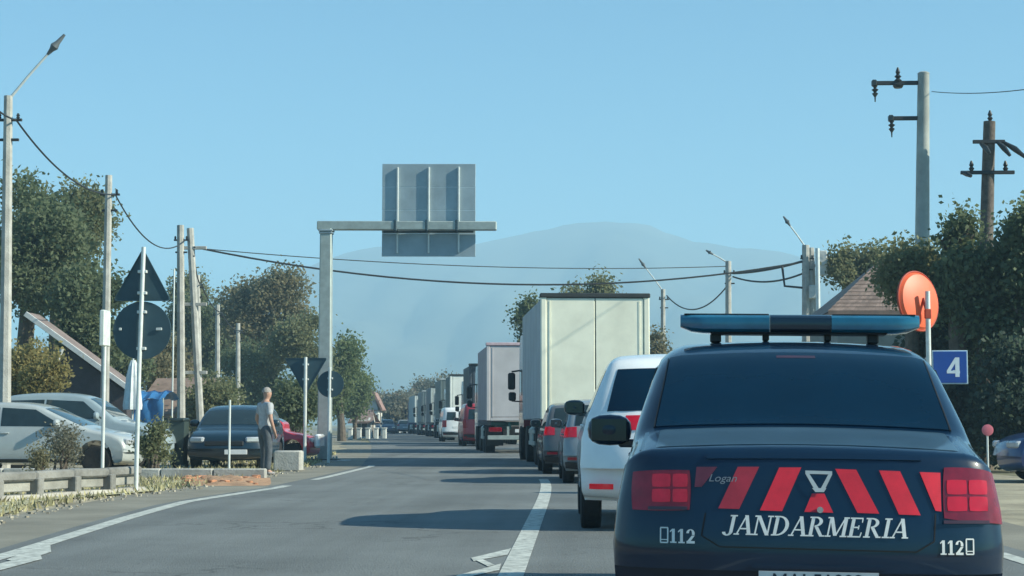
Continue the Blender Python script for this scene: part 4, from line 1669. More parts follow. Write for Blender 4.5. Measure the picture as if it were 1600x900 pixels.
def mirror_and_blue_sign():
    Z = 25.0
    b = P(1453, 662, Z)
    t = thing('traffic_mirror', 'orange round traffic mirror seen from behind on a pale post', 'traffic mirror', (b.x, Z, 0))
    zt = P(1453, 455, Z).z
    m = MB()
    m.tube([(0, 0, -.1), (0, 0, zt)], .036, 12)
    m.build('post', M_GALVL, t)
    c = P(1438, 470, Z + .15)
    s = F / Z
    r = 45 / s
    m = MB()
    N = 40
    # dished shell turned sideways: a circle seen as a narrow ellipse
    rings = [(0, -.05), (.35, -.046), (.7, -.032), (.93, -.006), (1.0, .03), (1.05, .05)]
    rot = Matrix.Rotation(R(-9), 3, 'Y') @ Matrix.Rotation(R(40), 3, 'Z')
    g = []
    cc = Vector((c.x - b.x, .15, c.z))
    for (k, dy) in rings:
        g.append([cc + rot @ Vector((r * k * math.cos(2 * math.pi * i / N), dy, r * k * math.sin(2 * math.pi * i / N))) for i in range(N + 1)])
    m.grid(g)
    sh = m.build('mirror_shell', mat('orange_shell', (.80, .13, .045), .5, 0, .08, 3), t)
    m = MB()
    tor = []
    for i in range(N + 1):
        a = 2 * math.pi * i / N
        tor.append([cc + rot @ Vector(((r * 1.04 + .016 * math.cos(q)) * math.cos(a), .045 + .02 * math.sin(q), (r * 1.04 + .016 * math.cos(q)) * math.sin(a))) for q in np.linspace(0, 2 * math.pi, 9)])
    m.grid(tor)
    m.build('mirror_rim', mat('dark_orange_rim', (.40, .05, .02), .5), t)
    m = MB()
    m.poly([cc + rot @ Vector((r * math.cos(2 * math.pi * i / N), .052, r * math.sin(2 * math.pi * i / N))) for i in range(N)])
    m.build('mirror_face', M_CHROME, t)
    m = MB()
    m.tube([(0, -.0, cc.z - .25), (-.02, .04, cc.z - .1), tuple(cc + rot @ Vector((.02, -.05, .02)))], [.02, .025, .03], 8)
    m.box((0, 0, cc.z - .2), (.09, .09, .14), bev=.01)
    m.build('bracket', mat('orange_bracket', (.45, .07, .03), .5), t)
    # blue sign
    x0, x1 = P(1458, 573, Z).x - b.x, P(1514, 573, Z).x - b.x
    z0, z1 = P(1486, 600, Z).z, P(1486, 547, Z).z
    u = thing('information_sign', 'small square blue sign with white edge beside the orange mirror post', 'sign', (b.x, Z + .02, 0))
    m = MB()
    m.box(((x0 + x1) / 2, .06, (z0 + z1) / 2), (x1 - x0, .02, z1 - z0), bev=.005)
    pl = m.build('sign_plate', mat('sign_edge_pale', (.35, .5, .6), .4), u)
    m = MB()
    m.box(((x0 + x1) / 2, .047, (z0 + z1) / 2), (x1 - x0 - .035, .012, z1 - z0 - .035), bev=.004)
    m.build('blue_face', mat('sign_blue', (.008, .06, .30), .4, 0, .1, 3), pl)
    m = MB()
    cx_, cz_ = (x0 + x1) / 2 + .05, (z0 + z1) / 2
    h = .28
    for i, q in enumerate(([(-.07, -.3), (.045, -.3), (.045, -.15), (-.0, -.15)], [(-.09, -.18), (.08, -.18), (.08, -.32), (-.09, -.32)], [(-.09, -.18), (-.04, -.18), (.07, .5), (.02, .5)], [(.02, -.5), (.075, -.5), (.075, .5), (.02, .5)])):
        m.poly([(cx_ + a * 1.1, .0395 - i * .0006, cz_ + z * h) for a, z in q])
    m.build('symbol', mat('symbol_white', (.55, .65, .72), .5), pl)
    m = MB()
    for zz in (z0 + .12, z1 - .12):
        m.box((.0, .035, zz), (.085, .05, .03), bev=.005)
    m.build('clamp', M_GALVL, u)
    # little round marker by the blue car
    Z = 30.6
    b = P(1544, 740, Z)
    t = thing('reflector_post', 'short post with a small pink red disc before the blue car', 'marker post', (b.x, Z, 0))
    m = MB()
    zt = P(1544, 672, Z).z
    m.tube([(0, 0, -.05), (0, 0, zt)], .018, 8)
    m.build('post', M_GALVL, t)
    m = MB()
    m.lathe([(.08, 0), (.10, -.01), (.10, -.03), (.06, -.04)], (0, -.01, zt), 'y', 20)
    m.build('disc', mat('pink_red', (.55, .14, .18), .4), t)


def parapet():
    """low concrete culvert rail along the left verge: top beam on stub posts over a footing"""
    t = thing('culvert_parapet', 'low weathered concrete parapet with stub posts along the left verge', 'parapet', (0, 0, 0))
    pa, pb = P(-80, 662, 22.0), P(216, 662, 26.6)
    pa.z = pb.z = 0
    n = 5
    for i in range(n):
        p, q = pa.lerp(pb, i / n), pa.lerp(pb, (i + 1) / n)
        d = q - p
        rot = Matrix.Rotation(math.atan2(d.y, d.x), 3, 'Z') @ Matrix.Rotation(R((-.6, .5, -.3, .8, -.4)[i]), 3, 'Y')
        m = MB()
        m.box((p + q) / 2 + Vector((0, 0, .33)), (d.length - .015, .18, .13), rot, bev=.025)
        m.build('beam', M_CONCD, t)
        m = MB()
        m.box((p + q) / 2 + Vector((0, .05, .20)), (d.length - .015, .06, .16), rot, bev=.01)
        m.build('infill_panel', mat('grey_concrete', (.29, .29, .26), .9, 0, .3, 2, bump=.5), t)
        m = MB()
        m.box(p + Vector((.05, 0, .14)), (.15, .20, .32), rot, bev=.015)
        m.build('stub_post', M_CONCD, t)
        m = MB()
        m.box((p + q) / 2 + Vector((-.0, 0, .03)), (d.length - .01, .36, .10), rot, bev=.03)
        m.build('footing', mat('pale_concrete', (.42, .40, .35), .9, 0, .25, 2, bump=.5), t)
    # loose stones at its foot
    m = MB()
    for i in range(60):
        p = pa.lerp(pb, random.random()) + Vector((random.uniform(-.3, .3), random.uniform(-1.4, .1), 0))
        sz = random.uniform(.03, .09)
        m.box((p.x, p.y, sz * .3), (sz, sz * .8, sz * .7), Matrix.Rotation(random.uniform(0, 3), 3, 'Z'), bev=.01)
    tag(m.build('loose_stones', M_CONC, kind='stuff'), 'loose pale stones lying at the foot of the concrete parapet', 'stones')
    # further low kerb wall
    t2 = thing('low_wall', 'low concrete edging behind the parapet in front of the parked cars', 'wall', (0, 0, 0))
    for i in range(8):
        z = 33.2
        m = MB()
        m.box((-13.6 + i * 1.02, z, .09), (1.0, .22, .2), bev=.02)
        m.build('kerb_block', M_CONC, t2)
    # rubble patch
    n = 90
    m = MB()
    for i in range(n):
        z = random.uniform(29.5, 33)
        x = P(random.uniform(290, 405), 700, z).x
        sz = random.uniform(.05, .16)
        m.box((x, z, sz * .25), (sz, sz * .8, sz * .6), Matrix.Rotation(random.uniform(0, 3), 3, 'Z'), bev=.012)
    o = m.build('brick_rubble', mat('brick_red_soil', (.42, .20, .11), .95, 0, .35, 4, island=.35), kind='stuff')
    tag(o, 'patch of orange brown brick rubble beside the road at the parked cars', 'rubble')
    m = MB()
    g = []
    for j in range(9):
        row = []
        for i in range(15):
            u, v = i / 14, j / 8
            z = 29 + 4.6 * v
            x = P(275 + 150 * u, 700, z).x
            row.append((x, z, .006 + .09 * math.sin(math.pi * u) * math.sin(math.pi * v) * (1 + .4 * math.sin(i * 1.9 + j))))
        g.append(row)
    m.grid(g)
    o = m.build('soil_heap', mat('orange_soil', (.40, .24, .14), .95, 0, .3, 3, bump=.8), kind='stuff')
    tag(o, 'low spread heap of orange soil under the brick rubble', 'soil')
    # pale block and cabinet near the man
    for (px0, px1, py0, py1, Z, lab) in ((430, 472, 704, 735, 38.2, 'pale concrete block on the verge right of the man'),):
        a, b_ = P(px0, py1, Z), P(px1, py0, Z)
        m = MB()
        m.box(((a.x + b_.x) / 2, Z, b_.z / 2), (b_.x - a.x, .5, b_.z), bev=.03)
        tag(m.build('concrete_block', M_CONC), lab, 'concrete block')
    # dark litter bin left of teal car
    c0, c1 = P(268, 715, 40.5), P(292, 640, 40.5)
    t3 = thing('waste_container', 'dark green waste container beside the near black hatchback', 'waste bin', ((c0.x + c1.x) / 2, 40.5, 0))
    m = MB()
    wv = c1.x - c0.x
    m.prism([(-wv * .42, .08), (wv * .42, .08), (wv * .5, 1.1), (-wv * .5, 1.1)], -.25, .25)
    m.build('bin_body', mat('bin_green', (.03, .05, .045), .6), t3)
    m = MB()
    m.box((0, 0, 1.14), (wv * 1.06, .6, .09), bev=.03)
    m.build('lid', mat('bin_lid', (.02, .035, .035), .5), t3)
    for sx in (-1, 1):
        m = MB()
        m.lathe([(.08, -.03), (.1, 0), (.08, .03)], (sx * wv * .4, .2, .1), 'x', 14)
        m.build('castor', M_BLACK, t3)


# ------------------------------------------------------------------ buildings
def tile_roof(parent, x0, x1, y0, y1, z0, z1, m, n=16, name='roof_tiles'):
    """courses of tiles from eaves (y0,z0) up to ridge (y1,z1)"""
    b = MB()
    nx = max(6, int(abs(x1 - x0) / .3))
    for j in range(n):
        t0, t1 = j / n, (j + 1.12) / n
        ya, yb = y0 + (y1 - y0) * t0, y0 + (y1 - y0) * t1
        za, zb_ = z0 + (z1 - z0) * t0 + .05, z0 + (z1 - z0) * t1
        for i in range(nx):
            xa = x0 + (x1 - x0) * i / nx
            xb = x0 + (x1 - x0) * (i + .94) / nx
            xm = (xa + xb) / 2
            b.quad((xa, ya, za), (xm, ya, za + .03), (xm, yb, zb_ + .03), (xa, yb, zb_))
            b.quad((xm, ya, za + .03), (xb, ya, za), (xb, yb, zb_), (xm, yb, zb_ + .03))
            b.quad((xa, ya, za - .04), (xb, ya, za - .04), (xb, ya, za), (xa, ya, za))
    o = b.build(name, m, parent, kind='stuff')
    return o


def house(label, x, y, w, d, hw_, hr, wall, roof, rz=0.0, ridge='x', windows=2, group='houses along the road', cat='house', name='house', chim=True, hip=0.0):
    t = thing(name, label, cat, (x, y, 0), rz, group)
    wm = mat('wall_%g_%g_%g' % wall, wall, .9, 0, .12, 1.2, bump=.2)
    rm = mat('roof_%g_%g_%g' % roof, roof, .85, 0, .25, 2.5, island=.2)
    m = MB()
    if ridge == 'x':
        hh = hip
        # body with gable prisms
        m.box((0, 0, hw_ / 2), (w, d, hw_))
        if hip <= 0:
            for sx in (-1, 1):
                m.prism([(-d / 2, hw_), (d / 2, hw_), (0, hr - .06)], sx * w / 2 - .15 * (sx > 0), sx * w / 2 + .15 * (sx < 0), axis='x')
    else:
        m.box((0, 0, hw_ / 2), (w, d, hw_))
        for sy in (-1, 1):
            m.prism([(-w / 2, hw_), (w / 2, hw_), (0, hr - .06)], sy * d / 2 - .15 * (sy > 0), sy * d / 2 + .15 * (sy < 0))
    m.build('wall', wm, t)
    ov = .35
    m = MB()
    if ridge == 'x':
        a, b_ = w / 2 + ov, d / 2 + ov
        e = hw_ - .12
        r_ = max(.2, w / 2 - hip)
        for sy in (-1, 1):
            m.poly([(-a, sy * b_, e), (a, sy * b_, e), (r_, 0, hr), (-r_, 0, hr)])
        for sx in (-1, 1):
            if hip > 0:
                m.poly([(sx * a, -b_, e), (sx * a, b_, e), (sx * r_, 0, hr)])
        m.box((0, -b_ - .02, e - .04), (2 * a, .1, .14))
        m.box((0, b_ + .02, e - .04), (2 * a, .1, .14))
        m.box((0, 0, e - .03), (2 * a - .1, 2 * b_ - .1, .05))
    else:
        a, b_ = w / 2 + ov, d / 2 + ov
        e = hw_ - .12
        for sx in (-1, 1):
            m.poly([(sx * a, -b_, e), (sx * a, b_, e), (0, b_, hr), (0, -b_, hr)])
            L_ = math.hypot(a, hr - e)
            m.box((sx * a / 2, -b_, (hr + e) / 2), (L_, .06, .18), Matrix.Rotation(sx * math.atan2(hr - e, a), 3, 'Y'))
        m.box((0, 0, e - .03), (2 * a - .1, 2 * b_ - .3, .05))
    ro = m.build('roof', rm, t, ang=20)
    if chim:
        m = MB()
        m.box((w * .22, 0, hr + .2), (.5, .5, 1.1))
        m.box((w * .22, 0, hr + .8), (.62, .62, .12))
        m.build('chimney', mat('chimney_brick', (.3, .15, .1), .9), ro)
    for i in range(windows):
        xx = -w / 2 + w * (i + .5) / windows
        m = MB()
        zc = hw_ * .52
        fw, fh = .95, 1.25
        for (dx, dz, ww, h_) in ((-fw / 2, 0, .09, fh), (fw / 2, 0, .09, fh), (0, fh / 2, fw + .09, .09), (0, -fh / 2, fw + .16, .09), (0, 0, .05, fh)):
            m.box((xx + dx, -d / 2 - .03, zc + dz), (ww, .08, h_))
        fo = m.build('window', mat('window_frame', (.6, .6, .57), .6), t)
        m = MB()
        m.box((xx, -d / 2 - .008, zc), (fw, .02, fh))
        m.build('pane', M_GLASS2, fo)
    m = MB()
    m.box((w / 2 + .01, 0, 1.05), (.06, .95, 2.1))
    m.build('door', M_WOOD, t)
    return t


def buildings():
    # house with brown roof on the right, behind the trees
    Z = 58
    s = F / Z
    xa, xb = P(1255, 480, Z).x, P(1500, 480, Z).x
    ze = P(1340, 486, Z - 4).z
    zr = P(1400, 402, Z).z
    t = house('single storey house with brown red hipped roof behind the orange mirror', (xa + xb) / 2 + .3, Z, xb - xa - .7, 6.5, ze + .12, zr, (.22, .24, .22), (.23, .165, .135), hip=3.0, windows=4, chim=False)
    a = (xb - xa - .7) / 2 + .35
    # tile courses on the slope facing the road
    b = MB()
    n, e = 15, ze
    for j in range(n):
        t0, t1 = j / n, (j + 1.1) / n
        A = lambda q: a + (max(.2, a - .35 - 3.0) - a) * min(q, 1)
        ya, yb = -3.6 + 3.6 * t0, -3.6 + 3.6 * min(t1, 1)
        za, zb_ = e + (zr - e) * t0 + .05, e + (zr - e) * min(t1, 1) + .02
        nn = 46
        for i in range(nn):
            x0, x1 = -A(t0) + 2 * A(t0) * i / nn, -A(t0) + 2 * A(t0) * (i + .93) / nn
            X0, X1 = -A(t1) + 2 * A(t1) * i / nn, -A(t1) + 2 * A(t1) * (i + .93) / nn
            b.quad((x0, ya, za), (x1, ya, za), (X1, yb, zb_), (X0, yb, zb_))
            b.quad((x0, ya, za - .05), (x1, ya, za - .05), (x1, ya, za), (x0, ya, za))
    b.build('roof_tiles', _mats['roof_0.23_0.165_0.135'], t, kind='stuff', smooth=False)
    # barn with white barge board on the left
    Z = 56
    pa, pb = P(45, 494, Z), P(198, 605, Z)
    t = thing('barn', 'dark timber barn with a white barge board sloping down to the right', 'barn', (0, 0, 0))
    d = pb - pa
    m = MB()
    x_l = P(80, 600, Z).x
    out = [(x_l, 0), (pb.x, 0), (pb.x - .1, pb.z - .2), (P(100, 540, Z).x, P(100, 540, Z).z - .05), (x_l, P(80, 580, Z).z)]
    m.prism(out, Z + .3, Z + 1.4)
    m.build('wall', mat('dark_boards', (.045, .04, .045), .9, 0, .3, 2, bump=.4), t)
    m = MB()
    L_ = d.length
    an = math.atan2(-d.z, d.x)
    m.box((pa + pb) / 2 + Vector((0, 0, 0)), (L_ + .3, .08, .17), Matrix.Rotation(an, 3, 'Y'), bev=.01)
    m.build('barge_board', mat('white_board', (.52, .54, .54), .7), t)
    m = MB()
    m.box((pa + pb) / 2 + Vector((.0, .75, .02)), (L_ + .3, 1.4, .08), Matrix.Rotation(an, 3, 'Y'))
    m.build('roof', mat('barn_roof', (.20, .16, .15), .9, 0, .2, 2), t)
    m = MB()
    pc, pd = P(98, 545, Z), P(74, 606, Z)
    m.tube([pc + Vector((0, -.05, 0)), pd + Vector((0, -.05, 0))], .06, 8)
    m.build('prop', mat('white_board', (.52, .54, .54), .7), t)
    # brown roofed cottage behind
    c = P(250, 600, 66)
    house('low cottage with dull brown roof behind the large round sign', c.x + .2, 70, 2.6, 5, 1.5, 2.9, (.3, .28, .25), (.22, .16, .13), windows=2, chim=False)
    # blue tarpaulin stall
    Z = 50
    c0, c1 = P(222, 700, Z), P(268, 615, Z)
    t = thing('tarpaulin_stall', 'bright blue tarpaulin shelter beside the white folded parasol', 'stall', ((c0.x + c1.x) / 2, Z, 0))
    wv = c1.x - c0.x
    m = MB()
    g = []
    for j in range(7):
        g.append([(-wv / 2 + wv * i / 8, .5 * math.sin(j * .6) * .2 - 1.0 + 2.0 * j / 6 - .1 * math.sin(i * 2.1), 1.75 + .25 * math.sin(math.pi * j / 6) + .03 * math.sin(i * 1.7 + j)) for i in range(9)])
    m.grid(g)
    m.grid([[(-wv / 2 + wv * i / 8, -1.0 - .05 * math.sin(i * 1.5 + j), .5 + 1.25 * j / 5) for i in range(9)] for j in range(6)])
    m.build('tarpaulin', mat('tarp_blue', (.03, .15, .35), .5, 0, .25, 3), t)
    for sx in (-1, 1):
        for yy in (-.95, .95):
            m = MB()
            m.tube([(sx * wv * .48, yy, 0), (sx * wv * .48, yy, 1.78)], .025, 8)
            m.build('leg', M_GALV, t)
    # folded parasol
    Z = 41.8
    b0 = P(206, 700, Z)
    t = thing('folded_parasol', 'white folded parasol standing right behind the large road sign', 'parasol', (b0.x, Z, 0))
    m = MB()
    zt = P(206, 563, Z).z
    z0 = P(206, 640, Z).z
    n = 20
    rr = [(.05, zt), (.09, zt - .12), (.14, zt - .4), (.17, zt - .8), (.2, z0 + .1), (.19, z0)]
    g = []
    for (r_, z) in rr:
        g.append([(r_ * (1 + .18 * (k % 2)) * math.cos(2 * math.pi * k / n), r_ * (1 + .18 * (k % 2)) * math.sin(2 * math.pi * k / n), z) for k in range(n + 1)])
    m.grid(g)
    m.build('canopy', mat('parasol_cloth', (.62, .66, .66), .8), t)
    m = MB()
    m.tube([(0, 0, 0), (0, 0, zt + .08)], .022, 8)
    m.build('pole', M_GALVL, t)
    m = MB()
    m.lathe([(.25, 0), (.25, .06), (.06, .1)], (0, 0, 0), 'z', 16)
    m.build('base', M_CONC, t)
    # far houses
    far = [(572, 612, 588, 668, 150, (.6, .62, .58), (.24, .15, .13), 'y', 'white gabled house at the far left bend behind the green tree'),
           (592, 625, 622, 672, 205, (.55, .56, .52), (.2, .18, .18), 'x', 'pale house with grey roof at the end of the road'),
           (628, 608, 652, 670, 235, (.6, .6, .55), (.22, .2, .2), 'y', 'tall pale gable above the farthest lorries'),
           (650, 600, 700, 665, 260, (.52, .53, .5), (.26, .3, .28), 'x', 'wide house with grey green roof behind the farthest lorries'),
           (548, 640, 575, 675, 128, (.5, .5, .46), (.2, .14, .12), 'x', 'low house with pale front under the light green tree')]
    for (x0, y0, x1, y1, Z, wc, rc, rg, lab) in far:
        a, b_ = P(x0, y1, Z), P(x1, y0, Z)
        w_ = b_.x - a.x
        zt = b_.z
        house(lab, (a.x + b_.x) / 2, Z + 3, w_, 6, zt * .62, zt, wc, rc, ridge=rg, windows=max(1, int(w_ / 2)), chim=(Z > 200), rz=.05)
    # garden wall by the bend, small bright posts in a row
    for i in range(6):
        Z = 112
        c = P(533 + i * 9.5, 684, Z)
        m = MB()
        m.box((0, 0, .35), (.3, .3, .7), bev=.04)
        m.box((0, 0, .74), (.36, .36, .08), bev=.02)
        o = m.build('bollard', mat('bollard_white', (.6, .62, .58), .7))
        o.location = (c.x, Z + i * 1.5, 0)
        tag(o, ['leftmost', 'second from left', 'third from left', 'fourth from left', 'fifth from left', 'rightmost'][i] + ' small white bollard in the roadside row before the bend', 'bollard', 'white bollards before the bend')


# ------------------------------------------------------------------ vegetation
def leaf_mesh(name, lumps, n, size, m):
    """n small bent leaf quads scattered in the outer shells of lumps"""
    L = np.array([(l[0], l[1], l[2]) for l in lumps])
    Rr = np.array([l[3] for l in lumps])
    pr = Rr ** 2
    pr = pr / pr.sum()
    k = rng.choice(len(L), n, p=pr)
    d = rng.normal(size=(n, 3))
    d /= np.linalg.norm(d, axis=1)[:, None]
    rad = Rr[k] * (rng.uniform(.35, 1.0, n) ** .6) * (1 + .18 * rng.normal(size=n))
    c = L[k] + d * rad[:, None] * np.array([1, 1, .85])
    # sprays: cluster to twigs
    nt_ = max(40, n // 26)
    tw = c[rng.choice(n, nt_)]
    idx = rng.integers(0, nt_, n)
    mixr = rng.random(n) < .72
    c = np.where(mixr[:, None], tw[idx] + rng.normal(0, size * 1.7, (n, 3)), c)
    c[:, 2] = np.maximum(c[:, 2], .08)
    a = rng.normal(size=(n, 3))
    a /= np.linalg.norm(a, axis=1)[:, None]
    b = rng.normal(size=(n, 3))
    b -= a * (a * b).sum(1)[:, None]
    b /= np.linalg.norm(b, axis=1)[:, None]
    s = size * rng.uniform(.6, 1.35, n)[:, None]
    v = np.empty((n * 4, 3))
    v[0::4] = c - a * s * .5
    v[1::4] = c + b * s * .33
    v[2::4] = c + a * s * .55
    v[3::4] = c - b * s * .33
    me = bpy.data.meshes.new(name)
    me.vertices.add(n * 4)
    me.vertices.foreach_set('co', v.ravel())
    me.loops.add(n * 4)
    me.loops.foreach_set('vertex_index', np.arange(n * 4, dtype=np.int32))
    me.polygons.add(n)
    me.polygons.foreach_set('loop_start', np.arange(0, n * 4, 4, dtype=np.int32))
    me.polygons.foreach_set('loop_total', np.full(n, 4, dtype=np.int32))
    me.update(calc_edges=True)
    me.materials.append(m)
    return me


def leafm(name, c1, c2):
    m = mat('leaf_' + name, c1, .75, 0, .0, .8, island=.28, col2=c2)
    b = m.node_tree.nodes['Principled BSDF']
    t = m.node_tree
    tr = t.nodes.new('ShaderNodeBsdfTranslucent')
    tr.inputs[0].default_value = (*[min(1, q * 1.5) for q in c2], 1)
    mx = t.nodes.new('ShaderNodeMixShader')
    mx.inputs[0].default_value = .42
    t.links.new(b.outputs[0], mx.inputs[1])
    t.links.new(tr.outputs[0], mx.inputs[2])
    t.links.new(mx.outputs[0], t.nodes['Material Output'].inputs[0])
    return m


LM = {
    'dark': leafm('dark', (.075, .11, .06), (.135, .165, .085)),
    'olive': leafm('olive', (.105, .135, .065), (.19, .195, .10)),
    'brown': leafm('brown', (.13, .135, .075), (.21, .19, .11)),
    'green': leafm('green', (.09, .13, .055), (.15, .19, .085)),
    'yellow': leafm('yellow', (.16, .15, .05), (.27, .23, .09)),
    'grey': leafm('grey', (.10, .11, .08), (.18, .17, .12)),
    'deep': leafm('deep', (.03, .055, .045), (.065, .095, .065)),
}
M_BARK = mat('bark', (.11, .09, .07), .95, 0, .3, 5, bump=.8, bscale=18)


def tree(label, px, py, rx, ry, Z, kind, n=9000, leaf=.2, lumps=14, group='trees', name='tree', ground=True, dense=1.0, cat='tree', seed=0):
    rnd = random.Random(seed + int(px * 7 + py))
    c = P(px, py, Z)
    s = F / Z
    RX, RZ = rx / s, ry / s
    t = thing(name, label, cat, (c.x, Z, 0), 0, group)
    RY = min(RX, 3.5) if RX > 3.5 else RX
    ls = []
    for i in range(lumps):
        for _ in range(30):
            u = Vector((rnd.uniform(-1, 1), rnd.uniform(-1, 1), rnd.uniform(-1, 1)))
            if u.length < 1:
                break
        q = Vector((u.x * RX * .78, u.y * RY * .78, c.z + u.z * RZ * .78))
        ls.append((q.x, q.y, q.z, rnd.uniform(.24, .42) * min(RX, RZ) * 1.15))
    me = leaf_mesh('crown', ls, int(n * dense), leaf, LM[kind])
    cr = bpy.data.objects.new('crown', me)
    COL.objects.link(cr)
    cr.parent = t
    # trunk and limbs
    m = MB()
    hcr = max(.3, c.z - RZ * .55)
    r0 = .05 + .035 * (c.z + RZ)
    if name != 'bush':
        fork = Vector((rnd.uniform(-.2, .2), 0, hcr))
        m.tube([(0, 0, -.15), (fork.x * .5 + rnd.uniform(-.1, .1), 0, hcr * .5), fork], [r0, r0 * .8, r0 * .65], 10)
        for l in ls[:9]:
            e = Vector(l[:3])
            mid = fork.lerp(e, .5) + Vector((rnd.uniform(-.3, .3), rnd.uniform(-.3, .3), .2))
            m.tube([fork - Vector((0, 0, .2)), mid, e], [r0 * .42, r0 * .25, r0 * .08], 6)
            for _ in range(2):
                e2 = e + Vector((rnd.uniform(-1, 1), rnd.uniform(-1, 1), rnd.uniform(-.4, 1))) * l[3]
                m.tube([mid.lerp(e, .6), e2], [r0 * .12, r0 * .03], 5)
    else:
        for l in ls[:10]:
            e = Vector(l[:3])
            m.tube([(rnd.uniform(-.2, .2), rnd.uniform(-.2, .2), -.02), Vector((e.x * .6, e.y * .6, e.z * .6)), e], [.03, .018, .006], 5)
    m.build('trunk' if name != 'bush' else 'stems', M_BARK, t)
    return t


def vegetation():
    gl, gr = 'trees on the left side', 'trees and shrubs on the right side'
    tree('large dark olive tree at the far left behind the nearest pole', 40, 400, 105, 140, 62, 'dark', 26000, .17, 22, gl)
    tree('tall brownish tree crown between the left edge and the second pole', 100, 370, 70, 100, 66, 'olive', 16000, .17, 15, gl)
    tree('dark green tree directly behind the second pole on the left', 135, 490, 62, 105, 60, 'dark', 16000, .16, 14, gl)
    tree('dull dark tree between the twin pole and the brown crown', 300, 500, 40, 70, 112, 'dark', 9000, .18, 10, gl)
    tree('grey green tree filling the gap right of the big round sign', 292, 470, 34, 50, 118, 'olive', 7000, .24, 9, gl)
    tree('low dark thicket behind the barn and the parked cars', 150, 580, 90, 50, 68, 'dark', 14000, .16, 14, gl)
    tree('olive tree low behind the big round sign', 235, 560, 60, 60, 74, 'brown', 11000, .16, 12, gl)
    tree('yellow green bush at the left edge above the parked cars', 22, 585, 52, 75, 46, 'yellow', 12000, .11, 12, gl, name='bush', cat='bush')
    tree('yellow flecked shrub at the left beside the barn prop', 70, 590, 26, 45, 45, 'yellow', 5000, .10, 8, gl, name='bush', cat='bush')
    tree('dark green tree behind the slim poles, left of the brown trees', 335, 530, 50, 95, 115, 'dark', 12000, .24, 12, gl)
    tree('brown olive tree, tallest of the clump left of the gantry column', 425, 490, 75, 75, 108, 'brown', 19000, .22, 18, gl)
    tree('olive tree right beside the gantry column on its left', 470, 550, 50, 80, 98, 'olive', 13000, .2, 13, gl)
    tree('dark undergrowth tree below the brown crown, above the near black car', 390, 600, 75, 60, 100, 'dark', 14000, .17, 13, gl)
    tree('dull brown shrub behind the man', 320, 625, 70, 40, 66, 'olive', 9000, .14, 10, gl, name='bush', cat='bush')
    tree('dark shrub behind the red off-road car', 460, 635, 45, 42, 60, 'dark', 8000, .14, 9, gl, name='bush', cat='bush')
    tree('bright green tree immediately right of the gantry column', 535, 590, 33, 78, 104, 'green', 12000, .2, 13, gl)
    tree('smaller green tree where the row ends at the bend', 556, 630, 26, 55, 118, 'green', 8000, .2, 10, gl)
    # verge plants on the left
    tree('bare twiggy shrub in front of the silver hatchback', 95, 700, 40, 42, 31, 'grey', 2200, .05, 9, gl, name='bush', cat='bush')
    tree('olive shrub between the large sign and the near black hatchback', 242, 695, 26, 32, 34.5, 'olive', 3600, .06, 8, gl, name='bush', cat='bush')
    tree('small dry weed clump at the foot of the parapet', 60, 720, 20, 15, 30, 'brown', 900, .05, 5, gl, name='bush', cat='bush')
    # far trees
    for (px, py, rx, ry, Z, k, lab) in ((612, 635, 26, 28, 190, 'grey', 'hazy grey green tree in the middle of the road end'),
                                        (592, 640, 18, 26, 215, 'grey', 'hazy round tree left of the road end'),
                                        (640, 632, 20, 26, 215, 'grey', 'hazy tree rising behind the last lorries'),
                                        (668, 620, 22, 22, 230, 'grey', 'faint grey tree above the roofs of the far lorries'),
                                        (700, 615, 22, 26, 210, 'grey', 'faint tree peeping over the middle lorries')):
        tree(lab, px, py, rx, ry, Z, k, 5000, .34, 9, 'hazy trees at the end of the road')
    # behind the lorry
    tree('round olive crown peeping over the roof of the white box lorry', 912, 475, 62, 42, 92, 'olive', 13000, .2, 13, gr)
    tree('dark branch crown sticking out left of the white box lorry', 832, 510, 30, 45, 84, 'dark', 5000, .17, 9, gr)
    tree('pale brown shrub right of the white box lorry', 1028, 545, 14, 35, 86, 'brown', 3000, .15, 6, gr)
    # right side mass
    tree('olive tree crown behind the ridge of the brown red roof', 1350, 425, 60, 40, 70, 'olive', 12000, .15, 13, gr)
    tree('light olive tree behind the foot of the tall concrete power pole', 1425, 430, 52, 46, 41, 'olive', 13000, .11, 13, gr)
    tree('dark tree in front of the wooden power pole', 1530, 470, 75, 105, 40, 'dark', 24000, .14, 20, gr)
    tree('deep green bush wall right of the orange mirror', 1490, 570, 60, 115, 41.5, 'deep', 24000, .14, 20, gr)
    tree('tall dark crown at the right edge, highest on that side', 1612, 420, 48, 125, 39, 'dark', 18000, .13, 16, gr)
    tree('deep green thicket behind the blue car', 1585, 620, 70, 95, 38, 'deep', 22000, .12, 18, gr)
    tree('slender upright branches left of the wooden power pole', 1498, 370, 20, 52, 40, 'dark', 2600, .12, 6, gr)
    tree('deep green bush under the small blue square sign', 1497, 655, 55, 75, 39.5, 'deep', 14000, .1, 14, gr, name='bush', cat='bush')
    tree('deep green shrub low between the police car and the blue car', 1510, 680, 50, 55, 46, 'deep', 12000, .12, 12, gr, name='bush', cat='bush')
    tree('olive crown joining the roof and the dark thicket on the right', 1462, 440, 45, 50, 60, 'olive', 9000, .14, 10, gr)
    # continuing outside the picture to the right, so light and reflections stay true
    tree('leafy tree just outside the right edge of the view', 1760, 480, 110, 170, 50, 'dark', 14000, .18, 16, gr)


